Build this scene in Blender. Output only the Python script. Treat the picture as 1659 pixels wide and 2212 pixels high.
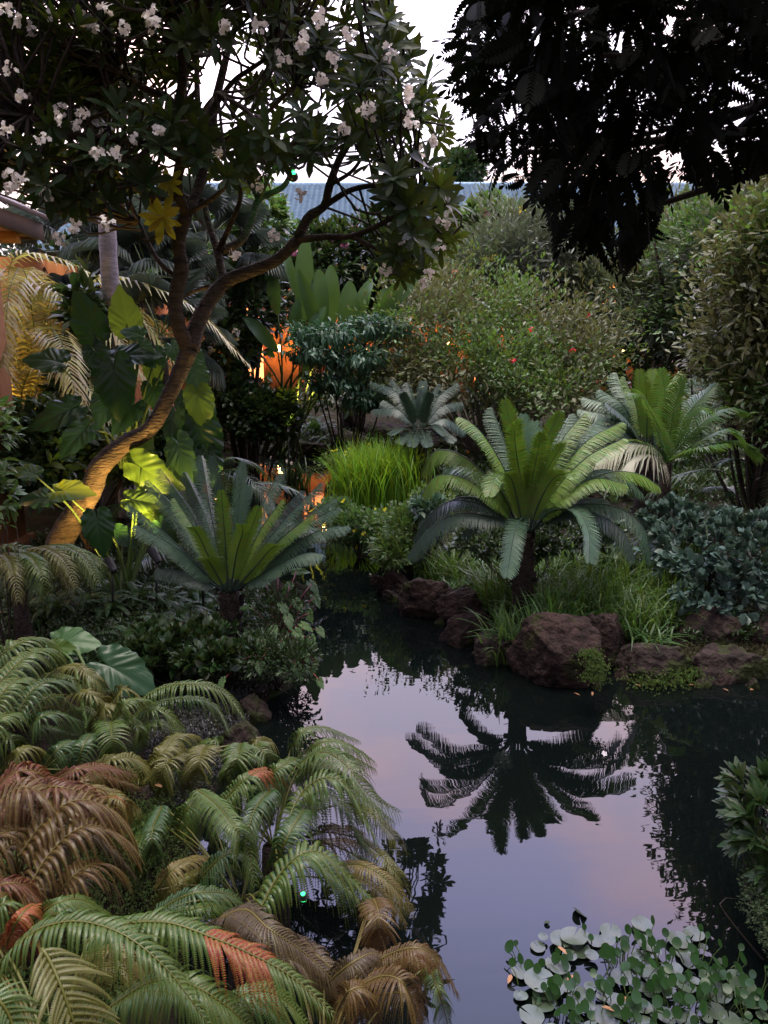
import bpy, math, random
import numpy as np
from mathutils import Vector, noise as mnoise
R = math.radians
for o in list(bpy.data.objects): bpy.data.objects.remove(o)
S = bpy.context.scene
COL = S.collection
rng = np.random.default_rng(7)
random.seed(7)
H, PIT, F = 2.6, R(12), 1580.0          # eye height, camera pitch, focal length in photo units (1659 x 2212)

# ------------------------------------------------------------------ camera
cam = bpy.data.cameras.new('camera'); co = bpy.data.objects.new('camera', cam); COL.objects.link(co)
co.location = (0, 0, H); co.rotation_euler = (math.pi/2 - PIT, 0, 0)
cam.sensor_fit = 'VERTICAL'; cam.sensor_height = 36; cam.lens = 36*F/2212
cam.clip_start = .05; cam.clip_end = 400
S.camera = co
# ------------------------------------------------------------------ world: dusk sky, soft pink clouds over violet blue
w = bpy.data.worlds.new('World'); S.world = w; w.use_nodes = True
nt = w.node_tree; N = nt.nodes; Lk = nt.links; N.clear()
def nn(t, **k):
    n = N.new(t)
    for a, b in k.items(): setattr(n, a, b)
    return n
tc = nn('ShaderNodeTexCoord'); sep = nn('ShaderNodeSeparateXYZ'); Lk.new(tc.outputs['Generated'], sep.inputs[0])
rmp = nn('ShaderNodeValToRGB'); Lk.new(sep.outputs['Z'], rmp.inputs[0])
e = rmp.color_ramp.elements
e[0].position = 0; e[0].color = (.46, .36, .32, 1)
e[1].position = 1; e[1].color = (7.2, 6.6, 6.3, 1)  # bright zenith cap added to light the leaf tops
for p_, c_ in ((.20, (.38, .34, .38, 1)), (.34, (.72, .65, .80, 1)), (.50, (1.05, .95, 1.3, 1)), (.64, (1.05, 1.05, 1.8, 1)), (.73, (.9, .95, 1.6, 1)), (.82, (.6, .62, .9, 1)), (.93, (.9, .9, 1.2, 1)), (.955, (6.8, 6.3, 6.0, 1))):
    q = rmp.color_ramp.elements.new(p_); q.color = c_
mp = nn('ShaderNodeMapping'); Lk.new(tc.outputs['Generated'], mp.inputs[0]); mp.inputs['Scale'].default_value = (1.6, 1.6, 3.2)
mp.inputs['Location'].default_value = (.3, .1, .4)
nz = nn('ShaderNodeTexNoise'); Lk.new(mp.outputs[0], nz.inputs['Vector']); nz.inputs['Scale'].default_value = 2.0; nz.inputs['Detail'].default_value = 4
nz.inputs['Roughness'].default_value = .45
cr = nn('ShaderNodeMapRange'); Lk.new(nz.outputs['Fac'], cr.inputs[0]); cr.inputs[1].default_value = .45; cr.inputs[2].default_value = .72; cr.interpolation_type = 'SMOOTHSTEP'
mx = nn('ShaderNodeMix', data_type='RGBA', blend_type='MULTIPLY'); Lk.new(cr.outputs[0], mx.inputs['Factor']); Lk.new(rmp.outputs[0], mx.inputs['A']); mx.inputs['B'].default_value = (1.55, 1.15, .88, 1)
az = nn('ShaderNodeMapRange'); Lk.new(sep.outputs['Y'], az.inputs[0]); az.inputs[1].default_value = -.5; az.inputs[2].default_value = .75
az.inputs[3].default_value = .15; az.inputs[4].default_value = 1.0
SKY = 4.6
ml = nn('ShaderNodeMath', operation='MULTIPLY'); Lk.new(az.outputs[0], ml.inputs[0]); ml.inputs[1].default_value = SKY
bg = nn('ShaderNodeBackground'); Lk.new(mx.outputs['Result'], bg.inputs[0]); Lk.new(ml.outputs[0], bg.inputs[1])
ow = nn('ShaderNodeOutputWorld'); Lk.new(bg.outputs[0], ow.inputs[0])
# ------------------------------------------------------------------ sun: just at the horizon, soft afterglow from behind the roof
sl = bpy.data.lights.new('sun', 'SUN'); sl.energy = 2.0; sl.angle = R(8); sl.color = (1, .80, .66)
so = bpy.data.objects.new('sun', sl); COL.objects.link(so)
so.rotation_euler = Vector((-.10, -1, -.16)).to_track_quat('-Z', 'Y').to_euler()
# ------------------------------------------------------------------ render settings
S.view_settings.view_transform = 'Standard'; S.view_settings.look = 'None'; S.view_settings.gamma = 1; S.view_settings.exposure = 0
S.cycles.use_denoising = True
try: S.cycles.denoiser = 'OPENIMAGEDENOISE'
except Exception: pass
S.cycles.max_bounces = 6; S.cycles.diffuse_bounces = 3; S.cycles.glossy_bounces = 3; S.cycles.transmission_bounces = 4
S.cycles.caustics_reflective = False; S.cycles.caustics_refractive = False
S.cycles.sample_clamp_indirect = 4; S.cycles.sample_clamp_direct = 0

# ================================================================== helpers
def ray(px, py):
    u = (px-829.5)/F; v = -(py-1106)/F
    return np.array([u, math.cos(PIT)+v*math.sin(PIT), -math.sin(PIT)+v*math.cos(PIT)])
def P(px, py, Y):
    d = ray(px, py); return np.array([0, 0, H]) + d*(Y/d[1])
def G(px, py, z=0.):
    d = ray(px, py); return np.array([0, 0, H]) + d*((z-H)/d[2])
def mpp(py, Y):                                    # metres per photo unit at depth Y
    return Y/ray(829, py)[1]/F
def nrm(a):
    a = np.asarray(a, float); return a/(np.linalg.norm(a, axis=-1, keepdims=True)+1e-12)
def tag(o, label=None, cat=None, group=None, kind=None):
    if label: o['label'] = label
    if cat: o['category'] = cat
    if group: o['group'] = group
    if kind: o['kind'] = kind
    return o
def thing(name, label, cat, loc=(0, 0, 0), group=None):
    o = bpy.data.objects.new(name, None); COL.objects.link(o); o.location = [float(c) for c in loc]
    o.empty_display_size = .1
    return tag(o, label, cat, group)
class MB:
    """collects vertices with quads and triangles, links them as one mesh object"""
    def __init__(s): s.v = []; s.q = []; s.t = []; s.qm = []; s.tm = []; s.n = 0
    def add(s, v, q=None, t=None, m=0):
        v = np.asarray(v, float).reshape(-1, 3)
        if q is not None and len(q): q = np.asarray(q, int).reshape(-1, 4); s.q.append(q+s.n); s.qm.append(np.full(len(q), m))
        if t is not None and len(t): t = np.asarray(t, int).reshape(-1, 3); s.t.append(t+s.n); s.tm.append(np.full(len(t), m))
        s.v.append(v); s.n += len(v); return s
    def build(s, name, mats, parent=None, smooth=False):
        me = bpy.data.meshes.new(name)
        v = np.concatenate(s.v) if s.v else np.zeros((0, 3))
        r_ = parent
        while r_ is not None and r_.parent is not None: r_ = r_.parent
        off = np.array(r_.location) if r_ is not None else 0
        v = v-off
        q = np.concatenate(s.q) if s.q else np.zeros((0, 4), int); t = np.concatenate(s.t) if s.t else np.zeros((0, 3), int)
        nl = q.size+t.size
        me.vertices.add(len(v)); me.vertices.foreach_set('co', v.ravel())
        me.loops.add(nl); me.loops.foreach_set('vertex_index', np.concatenate([q.ravel(), t.ravel()]).astype(np.int32))
        me.polygons.add(len(q)+len(t))
        st = np.concatenate([np.arange(len(q))*4, q.size+np.arange(len(t))*3]).astype(np.int32)
        me.polygons.foreach_set('loop_start', st)
        mi = np.concatenate((s.qm+s.tm) or [np.zeros(0)]).astype(np.int32)
        me.polygons.foreach_set('material_index', mi)
        me.update(calc_edges=True)
        if smooth: me.polygons.foreach_set('use_smooth', np.ones(len(q)+len(t), bool))
        for m in (mats if isinstance(mats, (list, tuple)) else [mats]): me.materials.append(m)
        me.validate(clean_customdata=False)
        o = bpy.data.objects.new(name, me); COL.objects.link(o)
        if parent is not None: o.parent = parent
        return o
def crs(pts, n):
    """smooth curve through the points"""
    p = np.asarray(pts, float)
    if len(p) == 2: return p[0]+(p[1]-p[0])*np.linspace(0, 1, n)[:, None]
    a = np.vstack([2*p[0]-p[1], p, 2*p[-1]-p[-2]])
    seg = np.linalg.norm(np.diff(p, axis=0), axis=1); cum = np.concatenate([[0], np.cumsum(seg)])/seg.sum()
    out = []
    for x in np.linspace(0, 1, n):
        i = min(len(p)-2, max(0, np.searchsorted(cum, x, side='right')-1)); t = (x-cum[i])/(cum[i+1]-cum[i]+1e-9)
        p0, p1, p2, p3 = a[i], a[i+1], a[i+2], a[i+3]
        out.append(.5*((2*p1)+(-p0+p2)*t+(2*p0-5*p1+4*p2-p3)*t*t+(-p0+3*p1-3*p2+p3)*t**3))
    return np.array(out)
def tube(path, rad, sides=6, cap=True):
    p = np.asarray(path, float); n = len(p); r = np.broadcast_to(rad, (n,))
    T = nrm(np.gradient(p, axis=0)); ref = np.array([0, 0, 1.]) if abs(T[0][2]) < .8 else np.array([1., 0, 0])
    A = nrm(np.cross(T[0], ref)); vs = []
    for i in range(n):
        A = nrm(A - T[i]*np.dot(A, T[i])); B = np.cross(T[i], A)
        a = np.linspace(0, 2*np.pi, sides, endpoint=False)
        vs.append(p[i]+r[i]*(np.cos(a)[:, None]*A+np.sin(a)[:, None]*B))
    v = np.concatenate(vs); q = []
    for i in range(n-1):
        for k in range(sides):
            q.append((i*sides+k, i*sides+(k+1) % sides, (i+1)*sides+(k+1) % sides, (i+1)*sides+k))
    t = []
    if cap:
        v = np.vstack([v, p[0], p[-1]]); c0 = n*sides
        for k in range(sides):
            t.append((c0, (k+1) % sides, k)); t.append((c0+1, (n-1)*sides+k, (n-1)*sides+(k+1) % sides))
    return v, q, t
def box(x0, x1, y0, y1, z0, z1):
    v = [(x, y, z) for x in (x0, x1) for y in (y0, y1) for z in (z0, z1)]
    return v, [(0, 1, 3, 2), (4, 6, 7, 5), (0, 4, 5, 1), (2, 3, 7, 6), (0, 2, 6, 4), (1, 5, 7, 3)]
def inst(tv, tq, tt, O, Rm, Sc):
    """copies of a small template merged into one array: O (n,3), Rm (n,3,3) columns = axes, Sc (n,) or (n,3)"""
    tv = np.asarray(tv, float); n = len(O); Sc = np.asarray(Sc, float)
    if Sc.ndim == 1: Sc = Sc[:, None]
    Sc = np.broadcast_to(Sc, (n, 3)) if Sc.shape[1] == 3 else np.repeat(Sc, 3, 1)
    v = np.einsum('nij,nkj->nki', Rm, tv[None]*Sc[:, None, :])+np.asarray(O)[:, None, :]
    k = len(tv); b = (np.arange(n)*k)[:, None, None]
    q = (np.asarray(tq, int).reshape(-1, 4)[None]+b).reshape(-1, 4) if tq is not None and len(tq) else None
    t = (np.asarray(tt, int).reshape(-1, 3)[None]+b).reshape(-1, 3) if tt is not None and len(tt) else None
    return v.reshape(-1, 3), q, t
def frame(D, up):
    D = nrm(D); X = nrm(np.cross(D, up)); Z = np.cross(X, D); return np.stack([X, D, Z], -1)
def rdir(n): return nrm(rng.normal(size=(n, 3)))
# leaf templates: length 1 along +Y
def T_dia(w=.22, f=.06): return np.array([(0, 0, 0), (-w, .5, f), (0, 1, -.08), (w, .5, f)]), None, [(0, 2, 1), (0, 3, 2)]
def T_leaf(w=.16, f=.04, droop=.12, n=4, shape='oval'):
    ys = np.linspace(0, 1, n+1); v = []
    for y in ys:
        if shape == 'oval': h = w*math.sin(math.pi*min(max(y, .03), .985))**.7
        elif shape == 'obo': h = w*(math.sin(math.pi*min(max(y, .02), .99)**1.7)**.6+.02)     # widest towards the tip
        else: h = w*(1-y)**.5
        z = -droop*y*y
        v += [(-h, y, z+f*h/w), (0, y, z), (h, y, z+f*h/w)]
    q = []
    for i in range(n): a = 3*i; q += [(a, a+1, a+4, a+3), (a+1, a+2, a+5, a+4)]
    return np.array(v), q, None
# ------------------------------------------------------------------ materials
MATS = {}
def leafm(name, col, tr=None, rough=.48, tl=.18, var=.34, spec=.32, hue=.03):
    if name in MATS: return MATS[name]
    m = bpy.data.materials.new(name); m.use_nodes = True; t = m.node_tree; n = t.nodes; l = t.links
    b = n['Principled BSDF']; out = n['Material Output']
    geo = n.new('ShaderNodeNewGeometry'); tcn = n.new('ShaderNodeTexCoord')
    nz = n.new('ShaderNodeTexNoise'); nz.inputs['Scale'].default_value = 3.5; nz.inputs['Detail'].default_value = 3; l.new(tcn.outputs['Object'], nz.inputs['Vector'])
    oi = n.new('ShaderNodeObjectInfo'); a0 = n.new('ShaderNodeMath'); a0.operation = 'MULTIPLY_ADD'; l.new(oi.outputs['Random'], a0.inputs[0]); a0.inputs[1].default_value = .6; l.new(nz.outputs['Fac'], a0.inputs[2])
    ad = n.new('ShaderNodeMath'); ad.operation = 'MULTIPLY_ADD'; l.new(geo.outputs['Random Per Island'], ad.inputs[0]); ad.inputs[1].default_value = .8; l.new(a0.outputs[0], ad.inputs[2])
    mr = n.new('ShaderNodeMapRange'); l.new(ad.outputs[0], mr.inputs[0]); mr.inputs[1].default_value = .35; mr.inputs[2].default_value = 1.85
    mr.inputs[3].default_value = 1-var; mr.inputs[4].default_value = 1+var
    hm = n.new('ShaderNodeMapRange'); l.new(geo.outputs['Random Per Island'], hm.inputs[0]); hm.inputs[3].default_value = .5-hue; hm.inputs[4].default_value = .5+hue
    hs = n.new('ShaderNodeHueSaturation'); hs.inputs['Color'].default_value = (*col, 1); l.new(mr.outputs[0], hs.inputs['Value']); l.new(hm.outputs[0], hs.inputs['Hue'])
    l.new(hs.outputs[0], b.inputs['Base Color']); b.inputs['Roughness'].default_value = rough; b.inputs['Specular IOR Level'].default_value = spec
    tr = tr or (min(1, col[0]*2.4), min(1, col[1]*2.2), col[2]*.9)
    h2 = n.new('ShaderNodeHueSaturation'); h2.inputs['Color'].default_value = (*tr, 1); l.new(mr.outputs[0], h2.inputs['Value']); l.new(hm.outputs[0], h2.inputs['Hue'])
    ts = n.new('ShaderNodeBsdfTranslucent'); l.new(h2.outputs[0], ts.inputs[0])
    mi = n.new('ShaderNodeMixShader'); mi.inputs[0].default_value = tl; l.new(b.outputs[0], mi.inputs[1]); l.new(ts.outputs[0], mi.inputs[2]); l.new(mi.outputs[0], out.inputs[0])
    MATS[name] = m; return m
def solid(name, c1, c2, scale=4, rough=.8, bump=.3, detail=8, stretch=(1, 1, 1), c3=None, c3cut=.6, spec=.3, bs=None):
    if name in MATS: return MATS[name]
    m = bpy.data.materials.new(name); m.use_nodes = True; t = m.node_tree; n = t.nodes; l = t.links; b = n['Principled BSDF']
    tcn = n.new('ShaderNodeTexCoord'); mp = n.new('ShaderNodeMapping'); mp.inputs['Scale'].default_value = stretch; l.new(tcn.outputs['Object'], mp.inputs[0])
    nz = n.new('ShaderNodeTexNoise'); nz.inputs['Scale'].default_value = scale; nz.inputs['Detail'].default_value = detail; nz.inputs['Roughness'].default_value = .65; l.new(mp.outputs[0], nz.inputs['Vector'])
    r = n.new('ShaderNodeValToRGB'); r.color_ramp.elements[0].position = .33; r.color_ramp.elements[1].position = .68
    r.color_ramp.elements[0].color = (*c1, 1); r.color_ramp.elements[1].color = (*c2, 1); l.new(nz.outputs['Fac'], r.inputs[0]); res = r.outputs[0]
    if c3:
        n3 = n.new('ShaderNodeTexNoise'); n3.inputs['Scale'].default_value = scale*.6; n3.inputs['Detail'].default_value = 6; l.new(tcn.outputs['Object'], n3.inputs['Vector'])
        mr = n.new('ShaderNodeMapRange'); mr.inputs[1].default_value = c3cut-.05; mr.inputs[2].default_value = c3cut+.05; l.new(n3.outputs['Fac'], mr.inputs[0])
        mxx = n.new('ShaderNodeMix'); mxx.data_type = 'RGBA'; l.new(mr.outputs[0], mxx.inputs['Factor']); l.new(res, mxx.inputs['A']); mxx.inputs['B'].default_value = (*c3, 1); res = mxx.outputs['Result']
    l.new(res, b.inputs['Base Color']); b.inputs['Roughness'].default_value = rough; b.inputs['Specular IOR Level'].default_value = spec
    if bump:
        nb = n.new('ShaderNodeTexNoise'); nb.inputs['Scale'].default_value = bs or scale*3; nb.inputs['Detail'].default_value = 8; l.new(mp.outputs[0], nb.inputs['Vector'])
        bp = n.new('ShaderNodeBump'); bp.inputs['Strength'].default_value = bump; bp.inputs['Distance'].default_value = .05; l.new(nb.outputs['Fac'], bp.inputs['Height']); l.new(bp.outputs[0], b.inputs['Normal'])
    MATS[name] = m; return m
def emis(name, col, st):
    m = bpy.data.materials.new(name); m.use_nodes = True; b = m.node_tree.nodes['Principled BSDF']
    b.inputs['Base Color'].default_value = (*col, 1); b.inputs['Emission Color'].default_value = (*col, 1); b.inputs['Emission Strength'].default_value = st; return m

# ================================================================== pond and ground
pond_px = [(330, 2500), (400, 2212), (430, 1900), (450, 1740), (540, 1610), (556, 1530), (640, 1480), (668, 1400), (650, 1310), (600, 1240), (500, 1160),
           (440, 1060), (440, 1000), (560, 990), (700, 984), (860, 975), (1020, 968), (1040, 985), (900, 1000), (740, 1010), (700, 1050), (700, 1110), (745, 1150), (830, 1200),
           (815, 1235), (850, 1262), (930, 1292), (1010, 1335), (1080, 1385), (1160, 1420), (1260, 1435), (1350, 1448), (1480, 1462), (1659, 1466), (2100, 1490), (2300, 1580),
           (1800, 1680), (1690, 1800), (1700, 2000), (1760, 2212), (1900, 2700)]
pond = np.array([G(x, y)[:2] for x, y in pond_px]+[(1.6, -3), (-.6, -3)])
def sdist(x, y):
    """distance to the pond's edge, negative inside"""
    x = np.asarray(x, float); y = np.asarray(y, float); d = np.full(x.shape, 1e9); ins = np.zeros(x.shape, bool)
    for i in range(len(pond)):
        a = pond[i]; b = pond[(i+1) % len(pond)]; e = b-a
        t = np.clip(((x-a[0])*e[0]+(y-a[1])*e[1])/(e@e), 0, 1)
        d = np.minimum(d, np.hypot(x-a[0]-t*e[0], y-a[1]-t*e[1]))
        c = ((a[1] > y) != (b[1] > y)) & (x < (b[0]-a[0])*(y-a[1])/(b[1]-a[1]+1e-12)+a[0]); ins ^= c
    return np.where(ins, -d, d)
def gz(x, y):
    x = np.asarray(x, float); y = np.asarray(y, float); s = sdist(x, y)
    out = .13*np.clip(s/.3, 0, 1)**.6+.25*np.clip((s-.2)/2.2, 0, 1)+.5*np.clip((s-2)/14, 0, 1)
    lump = (.05*np.sin(x*2.3+y*1.1)*np.sin(y*1.9-x)+.03*np.sin(x*6.1)*np.sin(y*5.3+1))*np.clip(s/.6, 0, 1)
    z = np.where(s > 0, out+lump, -.6*np.clip(-s/.8, 0, 1)**.7)
    return z
def g1(x, y): return float(gz(np.array([x]), np.array([y]))[0])
def GG(px, py):
    z = .2
    for _ in range(8): p = G(px, py, z); z = .5*z+.5*max(0, g1(p[0], p[1]))
    return G(px, py, z)
def GGv(px, py):
    u = (px-829.5)/F; v = -(py-1106)/F; d = np.stack([u, math.cos(PIT)+v*math.sin(PIT), -math.sin(PIT)+v*math.cos(PIT)], -1); z = np.full(len(px), .2)
    for _ in range(7): p = np.array([0, 0, H])+d*((z-H)/d[:, 2])[:, None]; z = .5*z+.5*np.maximum(0, gz(p[:, 0], p[:, 1]))
    return np.array([0, 0, H])+d*((z-H)/d[:, 2])[:, None]
def inpv(x, y, p):
    c = np.zeros(x.shape, bool); n = len(p)
    for i in range(n):
        a = p[i]; b = p[(i+1) % n]; c ^= ((a[1] > y) != (b[1] > y)) & (x < (b[0]-a[0])*(y-a[1])/(b[1]-a[1]+1e-12)+a[0])
    return c
def samp(poly, n, edge):
    P_ = np.array(poly, float); out = []
    k = 0
    while k < n:
        x = rng.uniform(P_[:, 0].min(), P_[:, 0].max(), n); y = rng.uniform(P_[:, 1].min(), P_[:, 1].max(), n); m = inpv(x, y, poly); c = GGv(x[m], y[m]); c = c[sdist(c[:, 0], c[:, 1]) > edge]; out.append(c); k += len(c)
    return np.concatenate(out)[:n]
def axis(parts):
    return np.unique(np.concatenate([np.arange(a, b, s) for a, b, s in parts]).round(4))
gx = axis([(-120, -20, 5), (-20, -6, .6), (-6, 6, .11), (6, 20, .6), (20, 121, 5)]); gy = axis([(-20, -2, 1.2), (-2, 10, .11), (10, 20, .3), (20, 60, 2), (60, 181, 10)])
X, Y = np.meshgrid(gx, gy); Z = gz(X.ravel(), Y.ravel()).reshape(X.shape)
ny, nx = X.shape; idx = np.arange(ny*nx).reshape(ny, nx)
soil = solid('soil', (.006, .005, .004), (.022, .017, .013), 9, 1, .8, spec=.05, c3=(.012, .020, .007), c3cut=.55)
b = MB().add(np.stack([X.ravel(), Y.ravel(), Z.ravel()], 1), np.stack([idx[:-1, :-1], idx[:-1, 1:], idx[1:, 1:], idx[1:, :-1]], -1).reshape(-1, 4))
tag(b.build('ground', soil, smooth=True), kind='structure')
mw = bpy.data.materials.new('pond_water'); mw.use_nodes = True; t_ = mw.node_tree; bw = t_.nodes['Principled BSDF']
bw.inputs['Base Color'].default_value = (.0025, .004, .0035, 1); bw.inputs['Roughness'].default_value = .012; bw.inputs['IOR'].default_value = 1.37
tn = t_.nodes.new('ShaderNodeTexCoord'); mpn = t_.nodes.new('ShaderNodeMapping'); mpn.inputs['Scale'].default_value = (1, 2.2, 1); t_.links.new(tn.outputs['Object'], mpn.inputs[0])
n1 = t_.nodes.new('ShaderNodeTexNoise'); n1.inputs['Scale'].default_value = 2.2; n1.inputs['Detail'].default_value = 2.5; t_.links.new(mpn.outputs[0], n1.inputs['Vector'])
bpn = t_.nodes.new('ShaderNodeBump'); bpn.inputs['Strength'].default_value = .06; bpn.inputs['Distance'].default_value = .02; t_.links.new(n1.outputs['Fac'], bpn.inputs['Height']); t_.links.new(bpn.outputs[0], bw.inputs['Normal'])
b = MB().add([(-14, -6, 0), (14, -6, 0), (14, 24, 0), (-14, 24, 0)], [(0, 1, 2, 3)])
tag(b.build('water', mw), kind='structure')

# ================================================================== buildings
stucco = solid('terracotta_stucco', (.34, .12, .035), (.55, .21, .07), 2.2, .95, .5)
stucco2 = solid('brown_post', (.13, .058, .018), (.19, .09, .035), 3, .9, .15)
wood = solid('dark_wood', (.02, .009, .004), (.055, .024, .010), 3, .6, .2, stretch=(1, 1, .1))
ceilw = solid('ceiling_boards', (.42, .18, .06), (.60, .28, .10), 4, .6, .2, stretch=(1, .1, 1))
frame_m = solid('window_frame_paint', (.25, .06, .02), (.32, .08, .03), 3, .5, .1)
tile = solid('blue_grey_roof_tile', (.22, .36, .50), (.34, .50, .64), 2.5, .6, .2)
litg = emis('lit_window', (1, .36, .12), 3.2)
# --- far building
B = thing('hotel_building', 'long building with blue-grey tiled roof and orange lit walls behind the garden', 'building', (2, 38, .8))
bx0, bx1, wy = -17., 19., 38.
m = MB()
m.add(*box(bx0, bx1, wy, wy+9, 0, 7.2)[:2]); m.build('wall', stucco, B)
# roof of curved tiles: a corrugated sheet in courses, ridge at the back
def tiled(x0, x1, y0, z0, y1, z1, pitch, course):
    ncol = int((x1-x0)/pitch)*6; nrow = int(math.hypot(y1-y0, z1-z0)/course)
    xs = np.linspace(x0, x1, ncol+1); prof = np.abs(np.sin((xs-x0)/pitch*math.pi))**.8*pitch*.45
    sd = np.array([y1-y0, z1-z0])/nrow; up = nrm(np.array([-(z1-z0), (y1-y0)]))
    v = []; 
    for r in range(nrow):
        for (tt, li) in ((0, .17), (1, .0)):
            yy = y0+sd[0]*(r+tt)+up[0]*(prof+li); zz = z0+sd[1]*(r+tt)+up[1]*(prof+li)
            v.append(np.stack([xs, yy, zz], 1))
    v = np.concatenate(v); W = ncol+1; q = []
    for r in range(2*nrow-1):
        a = r*W+np.arange(ncol); q.append(np.stack([a, a+1, a+1+W, a+W], -1))
    return v, np.concatenate(q)
m = MB(); m.add(*tiled(bx0-1, bx1+1, wy-1.2, 6.7, wy+7, 12.2, .30, .42)); m.add([(bx0-1, wy+7, 12.2), (bx1+1, wy+7, 12.2), (bx1+1, wy+14, 7.5), (bx0-1, wy+14, 7.5)], [(0, 1, 2, 3)])
m.add(*tube([(bx0-1, wy+7, 12.25), (bx1+1, wy+7, 12.25)], .14, 8)); m.build('roof', tile, B)
m = MB(); m.add(*box(bx0-1, bx1+1, wy-1.25, wy-1.13, 6.45, 6.72)[:2]); m.add(*box(bx0-1, bx1+1, wy-1.13, wy-.01, 6.5, 6.56)[:2]); m.build('eave', wood, B)
for zz in (1.3, 4.4):
    for i in range(12):
        xx = bx0+1.5+i*2.95
        lit = (i*7+int(zz)) % 5 in (0, 2)
        wn = MB()
        for bb in ((xx-.65, xx+.65, 0, .12), (xx-.65, xx+.65, 1.78, 1.9), (xx-.65, xx-.53, .12, 1.78), (xx+.53, xx+.65, .12, 1.78), (xx-.04, xx+.04, .12, 1.78)):
            wn.add(*box(bb[0], bb[1], wy-.12, wy-.003, zz+bb[2], zz+bb[3])[:2])
        wo = wn.build('window', frame_m, B)
        pn = MB(); pn.add([(xx-.53, wy-.03, zz+.12), (xx+.53, wy-.03, zz+.12), (xx+.53, wy-.03, zz+1.78), (xx-.53, wy-.03, zz+1.78)], [(0, 1, 2, 3)])
        pn.build('pane', litg if lit else solid('dark_glass', (.01, .01, .01), (.02, .02, .02), 2, .1, 0, spec=.5), wo)
def lampo(loc, en, col, r=.15, spot=None, to=None, name='garden_lamp_light'):
    l = bpy.data.lights.new(name, 'SPOT' if spot else 'POINT'); l.energy = en; l.color = col; l.shadow_soft_size = r
    if spot: l.spot_size = R(spot); l.spot_blend = .5
    o = bpy.data.objects.new(name, l); COL.objects.link(o); o.location = [float(c) for c in loc]
    if to is not None: o.rotation_euler = Vector(np.array(to)-np.array(loc)).to_track_quat('-Z', 'Y').to_euler()
    return o
glow = emis('lamp_glow', (1, .62, .25), 14)
metal = solid('dark_metal', (.02, .02, .02), (.04, .04, .04), 5, .4, .1)
def fixture(loc, to, label, en, col=(1, .56, .2), spot=70, r=.04, sz=1., gm=None):
    """a small bullet spotlight on a stake: body, lens, stake"""
    loc = np.array(loc, float); d = nrm(np.array(to)-loc); g = max(0, g1(loc[0], loc[1]))
    t = thing('garden_spotlight', label, 'garden light', (loc[0], loc[1], g))
    MB().add(*tube([loc-d*.13*sz, loc-d*.02*sz, loc+d*.02*sz], [.03*sz, .045*sz, .05*sz], 12, cap=False)).add(*tube([loc-d*.135*sz, loc-d*.13*sz], [.01, .03*sz], 12)).build('body', metal, t)
    MB().add(*tube([loc-d*.005, loc+d*.003], [.038*sz, .038*sz], 12)).build('lens', gm or glow, t)
    MB().add(*tube([(loc[0], loc[1], g-.03), loc-d*.07*sz], .012*sz, 6)).build('stake', metal, t)
    lampo(loc+d*.03, en, col, r, spot, to)
    return t
def wall_lamp(x, y, z, label, en):
    t = thing('wall_lantern', label, 'lantern', (x, y, z), 'lanterns along the wall of the long building')
    MB().add(*box(x-.08, x+.08, y-.08, y+.08, z-.16, z+.16)[:2]).build('shade', glow, t)
    m = MB(); m.add(*tube([(x, y, z+.16), (x, y, z+.22), (x, y, z+.34)], [.19, .12, .02], 8)); m.add(*tube([(x, y, z+.25), (x, y+.55, z+.25)], .02, 6)); m.build('bracket', metal, t)
    MB().add(*box(x-.14, x+.14, y-.14, y+.14, z-.2, z-.165)[:2]).build('base', metal, t)
    lampo((x, y-.6, z), en, (1, .5, .18), .2, name='lantern_light')
for i, (x_, z_) in enumerate(((-8.5, 2.7), (-5.2, 3.0), (-1, 3.0), (3.2, 3.2), (7.5, 3.0), (12, 3.0), (-3, 6.0), (2, 6.0), (6.5, 5.9))):
    wall_lamp(x_, wy-.6, z_, 'warm wall lantern glowing on the orange wall of the far building', 200)
# --- near building on the left: roof edge, soffit, post, lit wall
L = thing('porch_building', 'building at the left edge with timber ceiling, square post and warmly lit wall', 'building', (-5.2, 9, .4))
m = MB(); m.add(*box(-4.78, -4.22, 7.9, 8.4, .1, 4.12)[:2]); m.add(*box(-4.85, -4.15, 7.83, 8.47, .1, .55)[:2]); m.build('post', stucco2, L)
m = MB(); m.add(*box(-10, -5.7, 12.6, 12.9, .1, 4.2)[:2]); m.add(*box(-5.95, -5.7, 12.9, 20, .1, 4.2)[:2]); m.build('wall', stucco, L)
m = MB(); m.add(*box(-10, -4.62, 3, 10.2, 4.15, 4.22)[:2])
for k in range(10): m.add(*box(-10, -4.66, 3.3+k*.72, 3.42+k*.72, 4.02, 4.147)[:2])
m.build('ceiling', ceilw, L)
m = MB(); m.add(*box(-4.61, -4.53, 3, 10.3, 4.12, 4.32)[:2]); m.add(*box(-10, -4.615, 10.21, 10.29, 4.12, 4.31)[:2]); m.build('fascia', wood, L)
m = MB(); m.add([(-4.45, 2.8, 4.36), (-4.45, 10.4, 4.36), (-10, 10.4, 6.9), (-10, 2.8, 6.9), (-4.45, 2.8, 4.42), (-4.45, 10.4, 4.42), (-10, 10.4, 6.96), (-10, 2.8, 6.96)], [(0, 1, 2, 3), (4, 7, 6, 5), (0, 4, 5, 1), (1, 5, 6, 2)]); m.build('roof', wood, L)
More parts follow.
